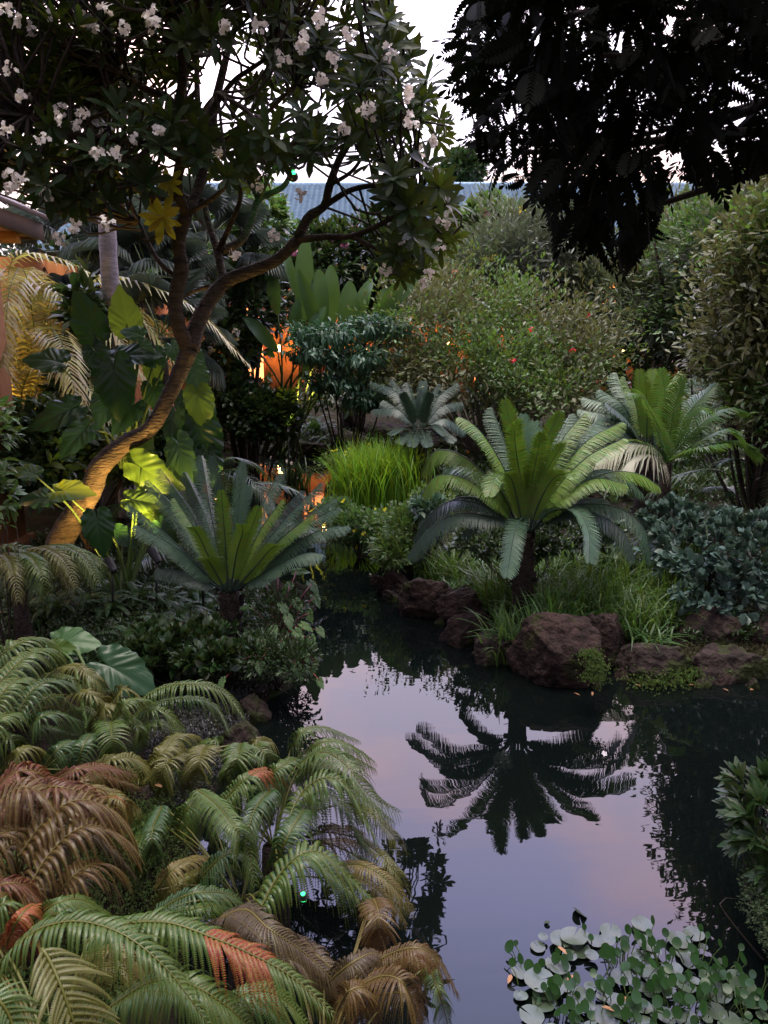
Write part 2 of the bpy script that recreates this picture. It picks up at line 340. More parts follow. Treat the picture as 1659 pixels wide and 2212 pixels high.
for xx in (-8.0, -6.6):
    wn = MB()
    for bb in ((xx-.42, xx+.42, 2.3, 2.45), (xx-.42, xx-.3, .45, 2.3), (xx+.3, xx+.42, .45, 2.3), (xx-.3, xx+.3, 1.2, 1.28)):
        wn.add(*box(bb[0], bb[1], 12.48, 12.597, bb[2], bb[3])[:2])
    wo = wn.build('door', frame_m, L)
    MB().add([(xx-.3, 12.56, .45), (xx+.3, 12.56, .45), (xx+.3, 12.56, 2.3), (xx-.3, 12.56, 2.3)], [(0, 1, 2, 3)]).build('pane', MATS['dark_glass'], wo)
lampo((-6.3, 8.6, 2.9), 70, (1, .5, .2), .12, name='porch_light')
lampo((-7.2, 11.9, 1.0), 60, (1, .55, .22), .1, name='porch_light')

# ================================================================== plant builders
bark = solid('frangipani_bark', (.016, .011, .008), (.085, .060, .038), 6, .85, 1.0, stretch=(1, 1, 3.5), bs=16)
twig_m = solid('dark_bark', (.018, .013, .010), (.055, .042, .032), 10, .9, .5)
stem_g = leafm('green_stem', (.07, .11, .03), tl=.1)
def frond_pinnate(mb, path, side, n=60, Lm=.18, wl=.012, vee=.25, a0=15, a1=50, start=.12, prof=None, hang=.06, rr=.010, m=0, mr=1, tipfrac=.25, tilt=.35, jit=.06):
    """a feather leaf: rachis tube with a row of narrow leaflets each side"""
    p = crs(path, 24); T = nrm(np.gradient(p, axis=0)); sd = nrm(np.asarray(side)); 
    mb.add(*tube(p, np.linspace(rr, rr*.25, len(p)), 5), m=mr)
    t = np.linspace(start, .995, n); ii = t*(len(p)-1)
    def at(A): lo = np.floor(ii).astype(int); hi = np.minimum(lo+1, len(p)-1); f = (ii-lo)[:, None]; return A[lo]*(1-f)+A[hi]*f
    C = at(p); TT = nrm(at(T)); Sd = nrm(sd[None]-TT*np.sum(TT*sd, 1, keepdims=True)); U = np.cross(Sd, TT)
    U = np.where(np.sum(U*np.array([0, 0, 1]), 1, keepdims=True) < -.85, U, U)
    x = (t-start)/(1-start)
    L = Lm*(prof(x) if prof else np.clip(np.minimum((x+.05)/.25, 1), .0, 1)**.6*np.clip((1.02-x)/tipfrac, 0, 1)**.55)
    ang = np.radians(a0+(a1-a0)*x**1.5)
    for s in (-1, 1):
        j = rng.normal(size=(n, 3))*jit
        D = nrm(s*Sd*np.cos(ang)[:, None]+TT*np.sin(ang)[:, None]+U*vee+j)
        W = nrm(TT-D*np.sum(TT*D, 1, keepdims=True)); Nn = np.cross(D, W)*s; W = nrm(W*math.cos(tilt)+Nn*math.sin(tilt))
        l = (L*rng.uniform(.93, 1.05, n))[:, None]; dn = np.array([0, 0, -1.])*hang*l
        a = C-W*wl*.35; b_ = C+W*wl*.35; c = C+D*l*.5-W*wl*.5+dn*.3; d = C+D*l*.5+W*wl*.5+dn*.3; e_ = C+D*l+dn*1.3-W*.001; f_ = C+D*l+dn*1.3+W*.001
        v = np.stack([a, b_, d, c, f_, e_], 1).reshape(-1, 3); k = (np.arange(n)*6)[:, None]
        mb.add(v, np.concatenate([k+np.array([0, 1, 2, 3]), k+np.array([3, 2, 4, 5])]), m=m)
def fern_frond(mb, pts, root, Lp, n=30, npl=20, droop=.9, side=None, m=0, mr=1, fwd=25, lift=.38, red=None, pw=.5, rr=.0038, jit=.035, curl=.0):
    """twice-cut fern frond: rachis, drooping pinnae, each with two rows of pinnules"""
    p = crs(pts, 30); T = nrm(np.gradient(p, axis=0))
    if side is None:
        az_ = p[-1]-p[0]; az_ = np.array([az_[0], az_[1], 0]); side = np.cross(nrm(az_), [0, 0, 1])
    sd = nrm(side)
    rt = crs([root, root*.45+p[0]*.55+np.array([0, 0, .05]), p[0]], 8)
    mb.add(*tube(np.vstack([rt[:-1], p]), np.concatenate([np.full(7, rr), np.linspace(rr, rr*.3, len(p))]), 5), m=mr)
    t = np.linspace(.02, .99, n); ii = t*(len(p)-1); lo = np.floor(ii).astype(int); hi = np.minimum(lo+1, len(p)-1); f = (ii-lo)[:, None]
    C = p[lo]*(1-f)+p[hi]*f; TT = nrm(T[lo]*(1-f)+T[hi]*f); Sd = nrm(sd-TT*np.sum(TT*sd, 1, keepdims=True))
    U = np.cross(Sd, TT); U = U*np.sign(U[:, 2:3]+1e-6)
    L = Lp*np.clip((t+.25)/.45, 0, 1)**.7*np.clip((1.03-t)/.42, 0, 1)**.75+.01
    s_ = (np.arange(npl)+.5)/npl
    for sg in (-1, 1):
        a = np.radians(fwd+12*t+rng.normal(size=n)*3)[:, None]; D0 = nrm(sg*Sd*np.cos(a)+TT*np.sin(a)+U*lift+rng.normal(size=(n, 3))*jit)
        dr = droop*rng.uniform(.75, 1.2, n)
        Ls = (L*rng.uniform(.88, 1.08, n))
        # (n, npl, 3)
        pos = C[:, None]+D0[:, None]*(Ls[:, None]*s_[None])[..., None]*(1-.25*dr[:, None, None]*s_[None, :, None]); pos = pos+np.array([0, 0, -1.])*(dr[:, None]*Ls[:, None]*s_[None]**2)[..., None]*.8
        tan = nrm(np.gradient(pos, axis=1)); q = nrm(TT[:, None]-tan*np.sum(TT[:, None]*tan, -1, keepdims=True)); nn_ = np.cross(tan, q)
        pl = (Ls[:, None]*.056*(1-s_[None]**2.8)+.0012)[..., None]*np.ones((n, npl, 1)); wd = (Ls[:, None]/npl*pw)[..., None]
        mid = Ls[:, None, None]*.009
        # pinna midrib
        vv = np.stack([pos-q*mid*(1-s_[None, :, None]*.6), pos+q*mid*(1-s_[None, :, None]*.6)], 2).reshape(-1, 3); base = (np.arange(n)[:, None]*npl+np.arange(npl-1)[None]).ravel()*2
        mb.add(vv, np.stack([base, base+1, base+3, base+2], -1), m=mr)
        for s2 in (-1, 1):
            dv = nrm(s2*q+tan*.35-nn_*.42*np.sign(nn_[..., 2:3]+1e-6)+rng.normal(size=q.shape)*.03)
            A = pos-tan*wd; Bq = pos+tan*wd; Cq = pos+dv*pl+tan*wd*.35; Dq = pos+dv*pl*.92-tan*wd*.45
            v = np.stack([A, Bq, Cq, Dq], 2).reshape(-1, 3); k = (np.arange(n*npl)*4)[:, None]
            mm = np.arange(n*npl)
            if red is not None:
                isr = np.repeat((t > red[0]) & (t < red[1]), npl)
                for sel, mi in ((isr, 2), (~isr, m)):
                    if sel.any():
                        vv2 = v.reshape(-1, 4, 3)[sel].reshape(-1, 3); kk = (np.arange(sel.sum())*4)[:, None]; mb.add(vv2, kk+np.arange(4), m=mi)
            else: mb.add(v, k+np.arange(4), m=m)
def blade(mb, path, side, wid, prof=None, fold=.15, nseg=14, m=0, wave=0., splits=0):
    """broad strap leaf along a curved midrib"""
    p = crs(path, nseg+1); T = nrm(np.gradient(p, axis=0)); sd = nrm(side); x = np.linspace(0, 1, nseg+1)
    h = wid*.5*(prof(x) if prof else np.sin(np.pi*np.clip(x*.97+.02, 0, 1))**.6); Sd = nrm(sd-T*np.sum(T*sd, 1, keepdims=True)); U = np.cross(Sd, T)
    wv = wave*wid*np.sin(x*23+rng.uniform(0, 6))[:, None]
    rows = [p-Sd*h[:, None]+U*(fold*h)[:, None]+U*wv, p-Sd*h[:, None]*.5+U*(fold*.3*h)[:, None], p, p+Sd*h[:, None]*.5+U*(fold*.3*h)[:, None], p+Sd*h[:, None]+U*(fold*h)[:, None]-U*wv]
    v = np.stack(rows, 1).reshape(-1, 3); q = []
    for i in range(nseg):
        for k in range(4): a = i*5+k; q.append((a, a+1, a+6, a+5))
    mb.add(v, q, m=m)
def grass(mb, base, hgt, lean, wid, az=None, seg=5, m=0):
    n = len(base); az = rng.uniform(0, 2*np.pi, n) if az is None else az; hgt = np.broadcast_to(hgt, (n,)); lean = np.broadcast_to(lean, (n,)); wid = np.broadcast_to(wid, (n,))
    A = np.stack([np.cos(az), np.sin(az), 0*az], 1); W = np.stack([-np.sin(az), np.cos(az), 0*az], 1)*(wid*.5)[:, None]
    x = np.linspace(0, 1, seg+1); rows = []
    for xi in x:
        c = base+A*(lean*hgt*xi**1.8)[:, None]; c[:, 2] += hgt*(xi-.55*np.minimum(lean, 1.3)*xi**2.6)
        k = (1-xi**3)*.95+.05; rows += [c-W*k, c+W*k]
    v = np.stack(rows, 1); kk = (np.arange(n)*2*(seg+1))[:, None]
    q = np.concatenate([kk+np.array([2*i, 2*i+1, 2*i+3, 2*i+2]) for i in range(seg)])
    mb.add(v.reshape(-1, 3), q, m=m)
def blob(px, py, Y, rx, ry, dep):
    c = P(px, py, Y); k = mpp(py, Y); return (c, np.array([rx*k, dep, ry*k]))
def cloudpts(blobs, n, shell=.55, lump=.22):
    out = []; nr = []; w_ = np.array([b[1][0]*b[1][2]+b[1][1]*.3 for b in blobs]); w_ = w_/w_.sum()
    for (c, r), k in zip(blobs, rng.multinomial(n, w_)):
        d = rdir(k); rad = (shell**3+(1-shell**3)*rng.random(k))**(1/3)
        l_ = np.array([mnoise.noise(Vector(tuple(x*2.4+c))) for x in d]); rad = rad*(1+lump*2*l_)
        out.append(c+d*r*rad[:, None]); nr.append(nrm(d/r))
    return np.concatenate(out), np.concatenate(nr)
def foliage(mb, pts, nr, tmpl, k, size, up=.3, rand=.8, m=0, off=.0, sv=.25, droop=0.):
    n = len(pts)*k; Pp = np.repeat(pts, k, 0); D = nrm(np.repeat(nr, k, 0)+np.array([0, 0, up-droop])+rdir(n)*rand)
    Pp = Pp+rdir(n)*off; U = nrm(np.array([0, 0, 1.])+rdir(n)*.55+np.repeat(nr, k, 0)*.5)
    mb.add(*inst(*tmpl, Pp, frame(D, U), size*rng.uniform(1-sv, 1+sv, n)), m=m)
def stems(root, targets, rad=.02, sides=5, mb=None, wob=.12):
    mb = mb or MB(); root = np.asarray(root, float)
    for tg in targets:
        mid = root*.5+np.asarray(tg)*.5+rng.normal(size=3)*wob+np.array([0, 0, .1])
        mb.add(*tube(crs([root+rng.normal(size=3)*[rad, rad, 0], mid, tg], 9), np.linspace(rad, rad*.25, 9), sides))
    return mb
def shrub(name, label, cat, blobs, n, tmpl, k, size, mat, group=None, up=.3, rand=.8, stemr=.025, flowers=None, off=0., shell=.5, droop=0., lump=.22, nst=12, sm=None, trunkname='stem', mat2=None):
    pts, nr = cloudpts(blobs, n, shell, lump)
    g = pts[:, 2] > .03; pts, nr = pts[g], nr[g]
    c = np.mean([b[0] for b in blobs], 0); root = np.array([c[0], c[1], g1(c[0], c[1])-.03])
    t = thing(name, label, cat, root, group)
    mb = MB(); hf = int(len(pts)*.6) if mat2 else len(pts); cl_ = np.sin(pts[:, 0]*2.1)+np.sin(pts[:, 2]*3.3+pts[:, 0])+rng.normal(size=len(pts))*.8; od = np.argsort(cl_); pts, nr = pts[od], nr[od]
    foliage(mb, pts[:hf], nr[:hf], tmpl, k, size, up, rand, off=off, droop=droop)
    if mat2: foliage(mb, pts[hf:], nr[hf:], tmpl, k, size*1.25, up, rand, off=off*1.4, droop=droop, m=1)
    mb.build('foliage' if trunkname == 'stem' else 'crown', [mat]+([mat2] if mat2 else []), t)
    tg = [pts[i] for i in rng.choice(len(pts), nst)]
    stems(root, tg, stemr).build(trunkname, sm or twig_m, t)
    if flowers:
        fm, cnt, fs, nm = flowers
        sel = rng.choice(len(pts), cnt*4, replace=False); sel = sorted(sel, key=lambda i: nr[i][1]-.4*nr[i][2])[:cnt]
        for i in sel: flower_cluster(pts[i]+nr[i]*.05, fs, fm, t, nm)
    return t
PETAL = T_leaf(.42, .12, .25, 3, 'obo')
def flower_cluster(c, s, mat, parent, name='flower_cluster', n=9, spread=1.3):
    mb = MB(); n_ = n*5; cen = np.repeat(c+rdir(n)*s*spread*rng.uniform(.4, 1, (n, 1)), 5, 0); ax = np.repeat(nrm(rdir(n)+np.array([0, -.9, .3])), 5, 0)
    a = np.tile(np.arange(5)*2*np.pi/5, n); X_ = nrm(np.cross(ax, [0.1, .2, 1])); Y_ = np.cross(ax, X_)
    D = nrm(X_*np.cos(a)[:, None]+Y_*np.sin(a)[:, None]+ax*.25); mb.add(*inst(*PETAL, cen, frame(D, ax), np.full(n_, s*.8)))
    return mb.build(name, mat, parent)
white_fl = leafm('white_petal', (.72, .69, .60), (.8, .7, .6), .5, .35, .12, hue=.005)
pink_fl = leafm('pink_petal', (.70, .25, .42), (.8, .3, .5), .5, .3, .2)
red_fl = leafm('red_petal', (.75, .03, .04), (.8, .05, .05), .5, .3, .2)
yel_fl = leafm('yellow_petal', (.80, .62, .03), (.9, .8, .05), .5, .3, .1)

# ================================================================== frangipani tree (left)
FR = thing('frangipani_tree', 'frangipani tree with leaning forked trunk and white flower clusters above the pond', 'tree', GG(150, 1200))
def pxpath(l, Y0=None): return np.array([P(a[0], a[1], a[2] if len(a) > 2 else Y0) for a in l])
mb = MB()
trunk = pxpath([(135, 1205, 6.9), (128, 1175, 6.9), (165, 1110, 6.9), (200, 1050, 6.9), (215, 1010, 6.9), (262, 965, 6.95), (325, 925, 7.0), (362, 860, 7.05), (390, 800, 7.1), (410, 752, 7.1)])
k7 = mpp(900, 7.0)
tr_r = np.array([32, 28, 26, 24, 22, 19, 17, 16, 17, 19])*k7
def rs(r, n): return np.interp(np.linspace(0, 1, n), np.linspace(0, 1, len(r)), r)
def bumpy(path, r, n, sides=12):
    v, q, t = tube(crs(path, n), rs(r, n)*(1+.03*rng.normal(size=n)), sides); return v, q, t
mb.add(*bumpy(trunk, tr_r, 50, 14))
mb.add(*bumpy(pxpath([(205, 1040, 6.95), (180, 1110, 7.1), (215, 1190, 7.1)]), np.array([18, 20, 26])*k7, 14))
mb.build('trunk', bark, FR, smooth=True)
LB = {
 'd1': ([(383, 520, 7.0), (350, 500, 6.8), (320, 520, 6.7), (290, 505, 6.6)], (5, 4, 3, 2)), 'd2': ([(393, 330, 6.7), (420, 300, 6.6), (440, 240, 6.5), (470, 200, 6.4)], (6, 5, 4, 3)),
 'd3': ([(470, 545, 7.6), (500, 480, 7.4), (520, 420, 7.3), (500, 350, 7.2), (530, 280, 7.1)], (7, 6, 5, 4, 3)), 'd4': ([(560, 430, 7.9), (600, 350, 7.6), (660, 300, 7.4), (720, 280, 7.2)], (5, 4, 4, 3)),
 'd5': ([(712, 400, 7.3), (760, 370, 7.1), (800, 320, 7.0), (860, 300, 6.9)], (5, 4, 3, 2)), 'd6': ([(450, 320, 7.3), (510, 290, 7.1), (580, 240, 7.0), (640, 180, 6.9)], (6, 5, 4, 3)),
 'd7': ([(330, 315, 6.6), (280, 350, 6.4), (220, 370, 6.2), (150, 360, 6.1)], (5, 4, 3, 2)), 'd8': ([(402, 465, 7.0), (470, 420, 6.9), (520, 360, 6.8), (600, 320, 6.8)], (6, 5, 4, 3)),
 'a': ([(408, 757, 7.1), (385, 700, 7.0), (380, 640, 7.0), (392, 580, 7.0), (385, 520, 7.0), (402, 465, 7.0)], (17, 16, 15, 15, 14, 14)),
 'a1': ([(402, 468, 7.0), (383, 400, 6.8), (393, 330, 6.7), (385, 250, 6.6), (395, 150, 6.4), (380, 20, 6.1)], (11, 10, 10, 9, 8, 6)),
 'a2': ([(402, 468, 7.0), (430, 400, 7.2), (450, 320, 7.3), (462, 240, 7.4), (490, 120, 7.5), (520, 20, 7.6)], (11, 10, 10, 9, 7, 5)),
 'a3': ([(386, 345, 6.8), (330, 315, 6.6), (250, 300, 6.4), (160, 290, 6.1), (60, 250, 5.9)], (8, 7, 6, 6, 4)),
 'a4': ([(386, 245, 6.6), (360, 210, 6.8), (320, 195, 7.0), (250, 150, 7.2)], (9, 8, 7, 4)),
 'a5': ([(388, 430, 6.9), (330, 425, 6.6), (270, 400, 6.3), (200, 410, 6.1)], (6, 5, 5, 3)),
 'a6': ([(440, 360, 7.3), (430, 260, 7.5), (425, 160, 7.7), (430, 60, 7.9)], (8, 7, 6, 4)),
 'b': ([(410, 757, 7.1), (425, 705, 7.2), (452, 650, 7.3), (490, 607, 7.4), (545, 585, 7.4), (600, 560, 7.4), (643, 518, 7.4)], (20, 18, 17, 16, 14, 13, 12)),
 'b1': ([(643, 518, 7.4), (665, 470, 7.4), (700, 445, 7.4), (712, 400, 7.3), (740, 330, 7.2), (800, 250, 7.1), (850, 160, 7.0)], (11, 10, 9, 8, 7, 5, 4)),
 'b2': ([(643, 518, 7.4), (700, 512, 7.2), (760, 510, 7.0), (830, 480, 6.8), (890, 440, 6.6)], (9, 7, 6, 5, 4)),
 'b3': ([(700, 445, 7.4), (760, 410, 7.3), (830, 400, 7.2), (900, 410, 7.1), (960, 400, 7.0)], (7, 6, 5, 4, 3)),
 'b4': ([(482, 610, 7.4), (470, 545, 7.6), (450, 480, 7.8), (440, 430, 7.9)], (10, 9, 8, 6)),
 'b5': ([(470, 545, 7.6), (520, 520, 7.7), (545, 470, 7.8), (560, 430, 7.9), (615, 400, 8.0), (640, 330, 8.1)], (9, 9, 8, 7, 6, 4)),
 'b6': ([(560, 430, 7.9), (530, 370, 8.0), (520, 300, 8.1), (560, 200, 8.2), (600, 90, 8.2)], (7, 6, 5, 5, 3)),
 'b7': ([(450, 250, 7.4), (500, 180, 7.3), (540, 150, 7.2), (600, 110, 7.0)], (6, 5, 5, 3)),
 'b8': ([(760, 510, 7.0), (820, 540, 6.8), (880, 560, 6.7)], (5, 4, 3)),
 'b9': ([(395, 610, 7.0), (340, 560, 7.2), (300, 480, 7.5)], (6, 5, 3)),
 'c1': ([(485, 612, 7.4), (430, 625, 7.5), (400, 640, 7.6)], (6, 5, 3))}
nodes = []
for nm, (pp, rr_) in LB.items():
    path = pxpath(pp); o = MB().add(*bumpy(path, np.array(rr_)*k7, 26, 9)).build('branch', bark, FR, smooth=True)
    if nm not in ('a', 'b'): nodes.append(crs(path, 26)[6:])
nodes = np.concatenate(nodes)
cp = np.array([(-260, -320), (790, -320), (800, -20), (850, 30), (880, 80), (905, 140), (950, 190), (965, 290), (940, 340), (985, 390), (985, 440), (965, 480), (980, 520), (930, 585), (860, 600), (830, 530),
               (790, 410), (720, 345), (640, 350), (600, 380), (560, 410), (510, 390), (440, 400), (330, 420), (250, 440), (170, 470), (70, 400), (-260, 410)], float)
def inpoly(x, y, p):
    c = False; n = len(p)
    for i in range(n):
        a = p[i]; b = p[(i+1) % n]
        if (a[1] > y) != (b[1] > y) and x < (b[0]-a[0])*(y-a[1])/(b[1]-a[1])+a[0]: c = not c
    return c
holes = [(620, 300, 24), (830, 200, 16), (780, 160, 14), (860, 320, 18), (600, 190, 16), (680, 250, 18), (40, 110, 14), (5, 190, 18), (760, 240, 14), (500, 300, 16), (480, 165, 62), (420, 225, 30), (540, 120, 30), (340, 185, 30), (455, 240, 30), (620, 240, 26), (740, 350, 46), (690, 380, 40), (640, 345, 22), (280, 120, 20), (150, 340, 18), (720, 300, 25), (800, 380, 25), (545, 540, 60), (660, 430, 40)]
ros = []
while len(ros) < 1080:
    x = rng.uniform(-260, 990); y = rng.uniform(-320, 610)
    if not inpoly(x, y, cp) or any(math.hypot(x-a, y-b) < r for a, b, r in holes): continue
    if y > 330 and 330 < x < 720 and rng.random() < .55: continue
    Yd = rng.uniform(5.6, 9.2); ros.append(P(x, y, Yd))
ros = np.array(ros)
fl_leaf = leafm('frangipani_leaf', (.014, .028, .007), (.08, .11, .012), .45, .2, .4, .14)
fl_yel = leafm('lamplit_yellow_leaf', (.30, .28, .03), (.5, .45, .03), .45, .35, .15)  # warm lamp light on the rosettes put into the leaf colour
LOBL = T_leaf(.15, .03, .22, 4, 'obo')
ctr = P(400, 300, 7.3)
mb = MB(); tw = MB(); yl = MB()
def rosette(mb_, c, ax, L, n=13, tm=LOBL):
    ax = nrm(ax); a = rng.uniform(0, 2*np.pi)+np.arange(n)*2.4; el = np.linspace(.1, 1.0, n)
    X_ = nrm(np.cross(ax, [.3, .2, 1])); Y_ = np.cross(ax, X_)
    D = nrm((X_[None]*np.cos(a)[:, None]+Y_[None]*np.sin(a)[:, None])*np.cos(el)[:, None]+ax*np.sin(el)[:, None])
    mb_.add(*inst(*tm, np.repeat(c[None], n, 0)-ax*.04*(1-el)[:, None], frame(D, np.repeat(ax[None], n, 0)), L*rng.uniform(.75, 1.1, n)))
for i, c in enumerate(ros):
    d = nodes-c; j = np.argmin((d**2).sum(1)); n0 = nodes[j]; ax = nrm(c-n0)+np.array([0, -.1, .55])+rng.normal(size=3)*.25
    rosette(mb, c, ax, rng.uniform(.14, .215), rng.integers(11, 16))
    if np.linalg.norm(d[j]) < 1.9: tw.add(*tube(crs([n0, (n0+c)/2+rng.normal(size=3)*.08-np.array([0, 0, .08]), c], 7), np.linspace(.013, .009, 7), 5))
mb.build('crown', fl_leaf, FR); tw.build('twigs', twig_m, FR)
for (x, y, L_) in ((352, 470, .21), (275, 395, .14), (365, 395, .13)): rosette(yl, P(x, y, 6.7), np.array([-.1, -.8, -.4]), L_, 13, T_leaf(.17, .05, .30, 5, 'obo'))
tag(yl.build('yellow_leaves', fl_yel, FR), 'yellow lit leaf rosettes hanging by the left fork')
for (x, y) in ((30, 40), (70, 65), (185, 45), (200, 60), (320, 40), (330, 30), (330, 60), (20, 150), (40, 205), (60, 215), (130, 235), (180, 245), (165, 270), (130, 255), (20, 375), (45, 385), (25, 410), (90, 405), (100, 420), (230, 480), (160, 490), (130, 520),
               (655, 85), (650, 100), (720, 130), (755, 70), (700, 170), (790, 235), (800, 250), (935, 305), (910, 325), (560, 400), (650, 420), (925, 590), (915, 612), (960, 480), (835, 585), (590, 505), (10, 20), (345, 280), (505, 550), (230, 20), (110, 30), (270, 60), (480, 60), (560, 60), (610, 130), (690, 40), (840, 110), (880, 200), (890, 260), (840, 330), (930, 380), (900, 450), (870, 520), (950, 530), (250, 330), (290, 300), (210, 330), (60, 330), (10, 280), (90, 300), (740, 280), (470, 330)):
    flower_cluster(P(x, y, rng.uniform(5.4, 5.9) if y < 300 or x < 300 else 6.5), .026 if x < 400 else .029, white_fl, FR, n=11, spread=2.0)

# ================================================================== dark overhanging tree (upper right)
DT = thing('overhanging_tree', 'dark silhouetted tree hanging over the pond at the upper right', 'tree', (4.6, 5.0, g1(4.6, 5.0)))
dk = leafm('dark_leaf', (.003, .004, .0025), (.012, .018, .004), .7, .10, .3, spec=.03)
root = np.array(DT.location); lim = []
MB().add(*bumpy(np.array([root-[0, 0, .1], root+[.1, -.1, 1.5], root+[-.1, -.3, 3.0], root+[-.3, -.4, 4.4], root+[-.6, -.5, 6.2]]), np.array([.24, .19, .17, .13, .06]), 24, 12)).build('trunk', bark, DT, smooth=True)
for tg, Yt in (((1100, 60), 4.3), ((1120, 330), 4.1), ((1320, 470), 4.4), ((1560, 330), 4.5), ((1300, 120), 3.7), ((1500, 100), 4.0), ((1350, 300), 4.6), ((1100, -120), 4.4), ((1400, -200), 4.4), ((1230, 400), 4.2)):
    e_ = P(tg[0], tg[1], Yt); s0 = root+np.array([-.2, -.35, 3.2+rng.uniform(0, 1.6)]); pth = np.array([s0, s0*.55+e_*.45+[0, 0, .45], e_])
    MB().add(*tube(crs(pth, 20), np.linspace(.06, .012, 20), 7)).build('branch', twig_m, DT, smooth=True); lim.append(crs(pth, 20)[4:])
lim = np.concatenate(lim)
dp = np.array([(1010, -320), (1005, -20), (985, 100), (985, 140), (1020, 190), (1010, 250), (1050, 330), (1060, 385), (1120, 405), (1160, 420), (1185, 450), (1200, 500), (1260, 520), (1330, 555), (1390, 540), (1425, 490), (1420, 440), (1470, 370),
               (1530, 400), (1590, 385), (1640, 350), (1720, 350), (2000, 300), (2000, -320)], float)
dh = [(1425, 325, 24), (1490, 300, 14), (1560, 330, 14), (1600, 290, 14), (1640, 240, 18), (1540, 180, 14), (1180, 330, 14), (1270, 370, 14), (1120, 250, 12), (1350, 90, 12), (1640, 60, 16), (1060, 60, 14), (1420, 300, 26), (1440, 350, 22), (1455, 320, 20), (1160, 375, 16), (1210, 150, 9), (1620, 200, 22), (1640, 170, 20), (1090, 370, 12), (1100, 160, 10), (1560, 240, 12), (1500, 190, 8), (1430, 60, 9), (1310, 220, 7), (1600, 230, 12), (1240, 350, 10), (1430, 400, 12)]
tmb = MB(); LL = T_leaf(.20, .02, .1, 3, 'obo')
# frond-like twig with blunt leaflets
O_ = []; D_ = []; U_ = []; S_ = []
for s in (-1, 1):
    for i in range(9):
        y = .08+i*.105; O_.append((0, y, -.1*y*y)); D_.append((s*.85, .55+.25*i/9, -.15)); U_.append((0, 0, 1)); S_.append(.34*math.sin(math.pi*(.25+.65*i/9)))
O_.append((0, .98, -.1)); D_.append((0, 1, -.2)); U_.append((0, 0, 1)); S_.append(.26)
tfv, tfq, _ = inst(LL[0], LL[1], None, np.array(O_), frame(np.array(D_, float), np.array(U_, float)), np.array(S_))
fv = np.vstack([tfv, [(-.008, 0, 0), (.008, 0, 0), (.004, 1, -.1), (-.004, 1, -.1)]]); nfv = len(tfv); fq = np.vstack([tfq, [(nfv, nfv+1, nfv+2, nfv+3)]])
pt = []
while len(pt) < 1700:
    x = rng.uniform(980, 2000); y = rng.uniform(-320, 570)
    if not inpoly(x, y, dp) or any(math.hypot(x-a, y-b) < r for a, b, r in dh): continue
    pt.append(P(x, y, rng.uniform(3.3, 5.0)))
pt = np.array(pt); j = [np.argmin(((lim-c)**2).sum(1)) for c in pt]
D = nrm(nrm(pt-lim[j])*.7+np.array([0, 0, -.75])+rdir(len(pt))*.85)
sz = rng.uniform(.13, .25, len(pt))
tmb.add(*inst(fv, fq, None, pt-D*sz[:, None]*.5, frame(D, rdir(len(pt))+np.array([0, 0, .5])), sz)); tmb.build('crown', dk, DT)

# ================================================================== palms and trees behind
def ringed(mb, path, r, n=70, sides=14):
    p = crs(path, n); rr_ = rs(np.array(r), n)*(1+.05*(np.arange(n) % 3 == 0)); mb.add(*tube(p, rr_, sides))
pbark = solid('palm_bark', (.16, .14, .15), (.30, .27, .29), 5, .85, .5, stretch=(1, 1, 6))
PT = thing('royal_palm', 'slim smooth grey palm trunk rising behind the frangipani', 'palm tree', (*P(243, 760, 10.5)[:2], .5))
x0, y0_ = P(243, 600, 10.5)[:2]; mb = MB(); ringed(mb, [(x0, y0_, .3), (x0, y0_, 2.0), (x0-.03, y0_, 4.0), (x0+.1, y0_+.1, 6.5), (x0+.3, y0_+.3, 8.2)], [.15, .115, .115, .11, .09]); mb.build('trunk', pbark, PT, smooth=True)
palmg = leafm('palm_leaf', (.035, .060, .028), (.12, .18, .04), .4, .25)
lp = lambda x: np.sin(np.pi*np.clip(x*.86+.1, 0, 1))**.6
top = np.array([x0+.3, y0_+.3, 8.2])
def palm_crown(parent, top, n, L, Lm, mat, nl=46, el0=1.2, el1=-.3, wl=.03, sag=.7, name='frond', hang=.4, lab=None, az0=None, rr=.012):
    for i in range(n):
        a = (az0 if az0 is not None else 0)+i*2.4; el = el0+(el1-el0)*i/n; l = L*rng.uniform(.85, 1.1); h = np.array([math.cos(a), math.sin(a), 0]); 
        pth = [top, top+h*l*.35*math.cos(el)+np.array([0, 0, l*.38*math.sin(el)+.05*l]), top+h*l*.72*math.cos(el*.8)+np.array([0, 0, l*.6*math.sin(el)-.06*l*sag]), top+h*l*(.95*math.cos(el*.6))+np.array([0, 0, l*.66*math.sin(el)-.42*l*sag])]
        m_ = MB(); frond_pinnate(m_, pth, np.cross(h, [0, 0, 1]), nl, Lm, wl, .1, 20, 55, .1, lp, hang, rr, tilt=.5); m_.build(name, [mat, stem_g], parent)
palm_crown(PT, top, 11, 2.2, .5, palmg, 40)
ar_m = leafm('areca_leaf', (.26, .24, .09), (.4, .34, .08), .35, .3)
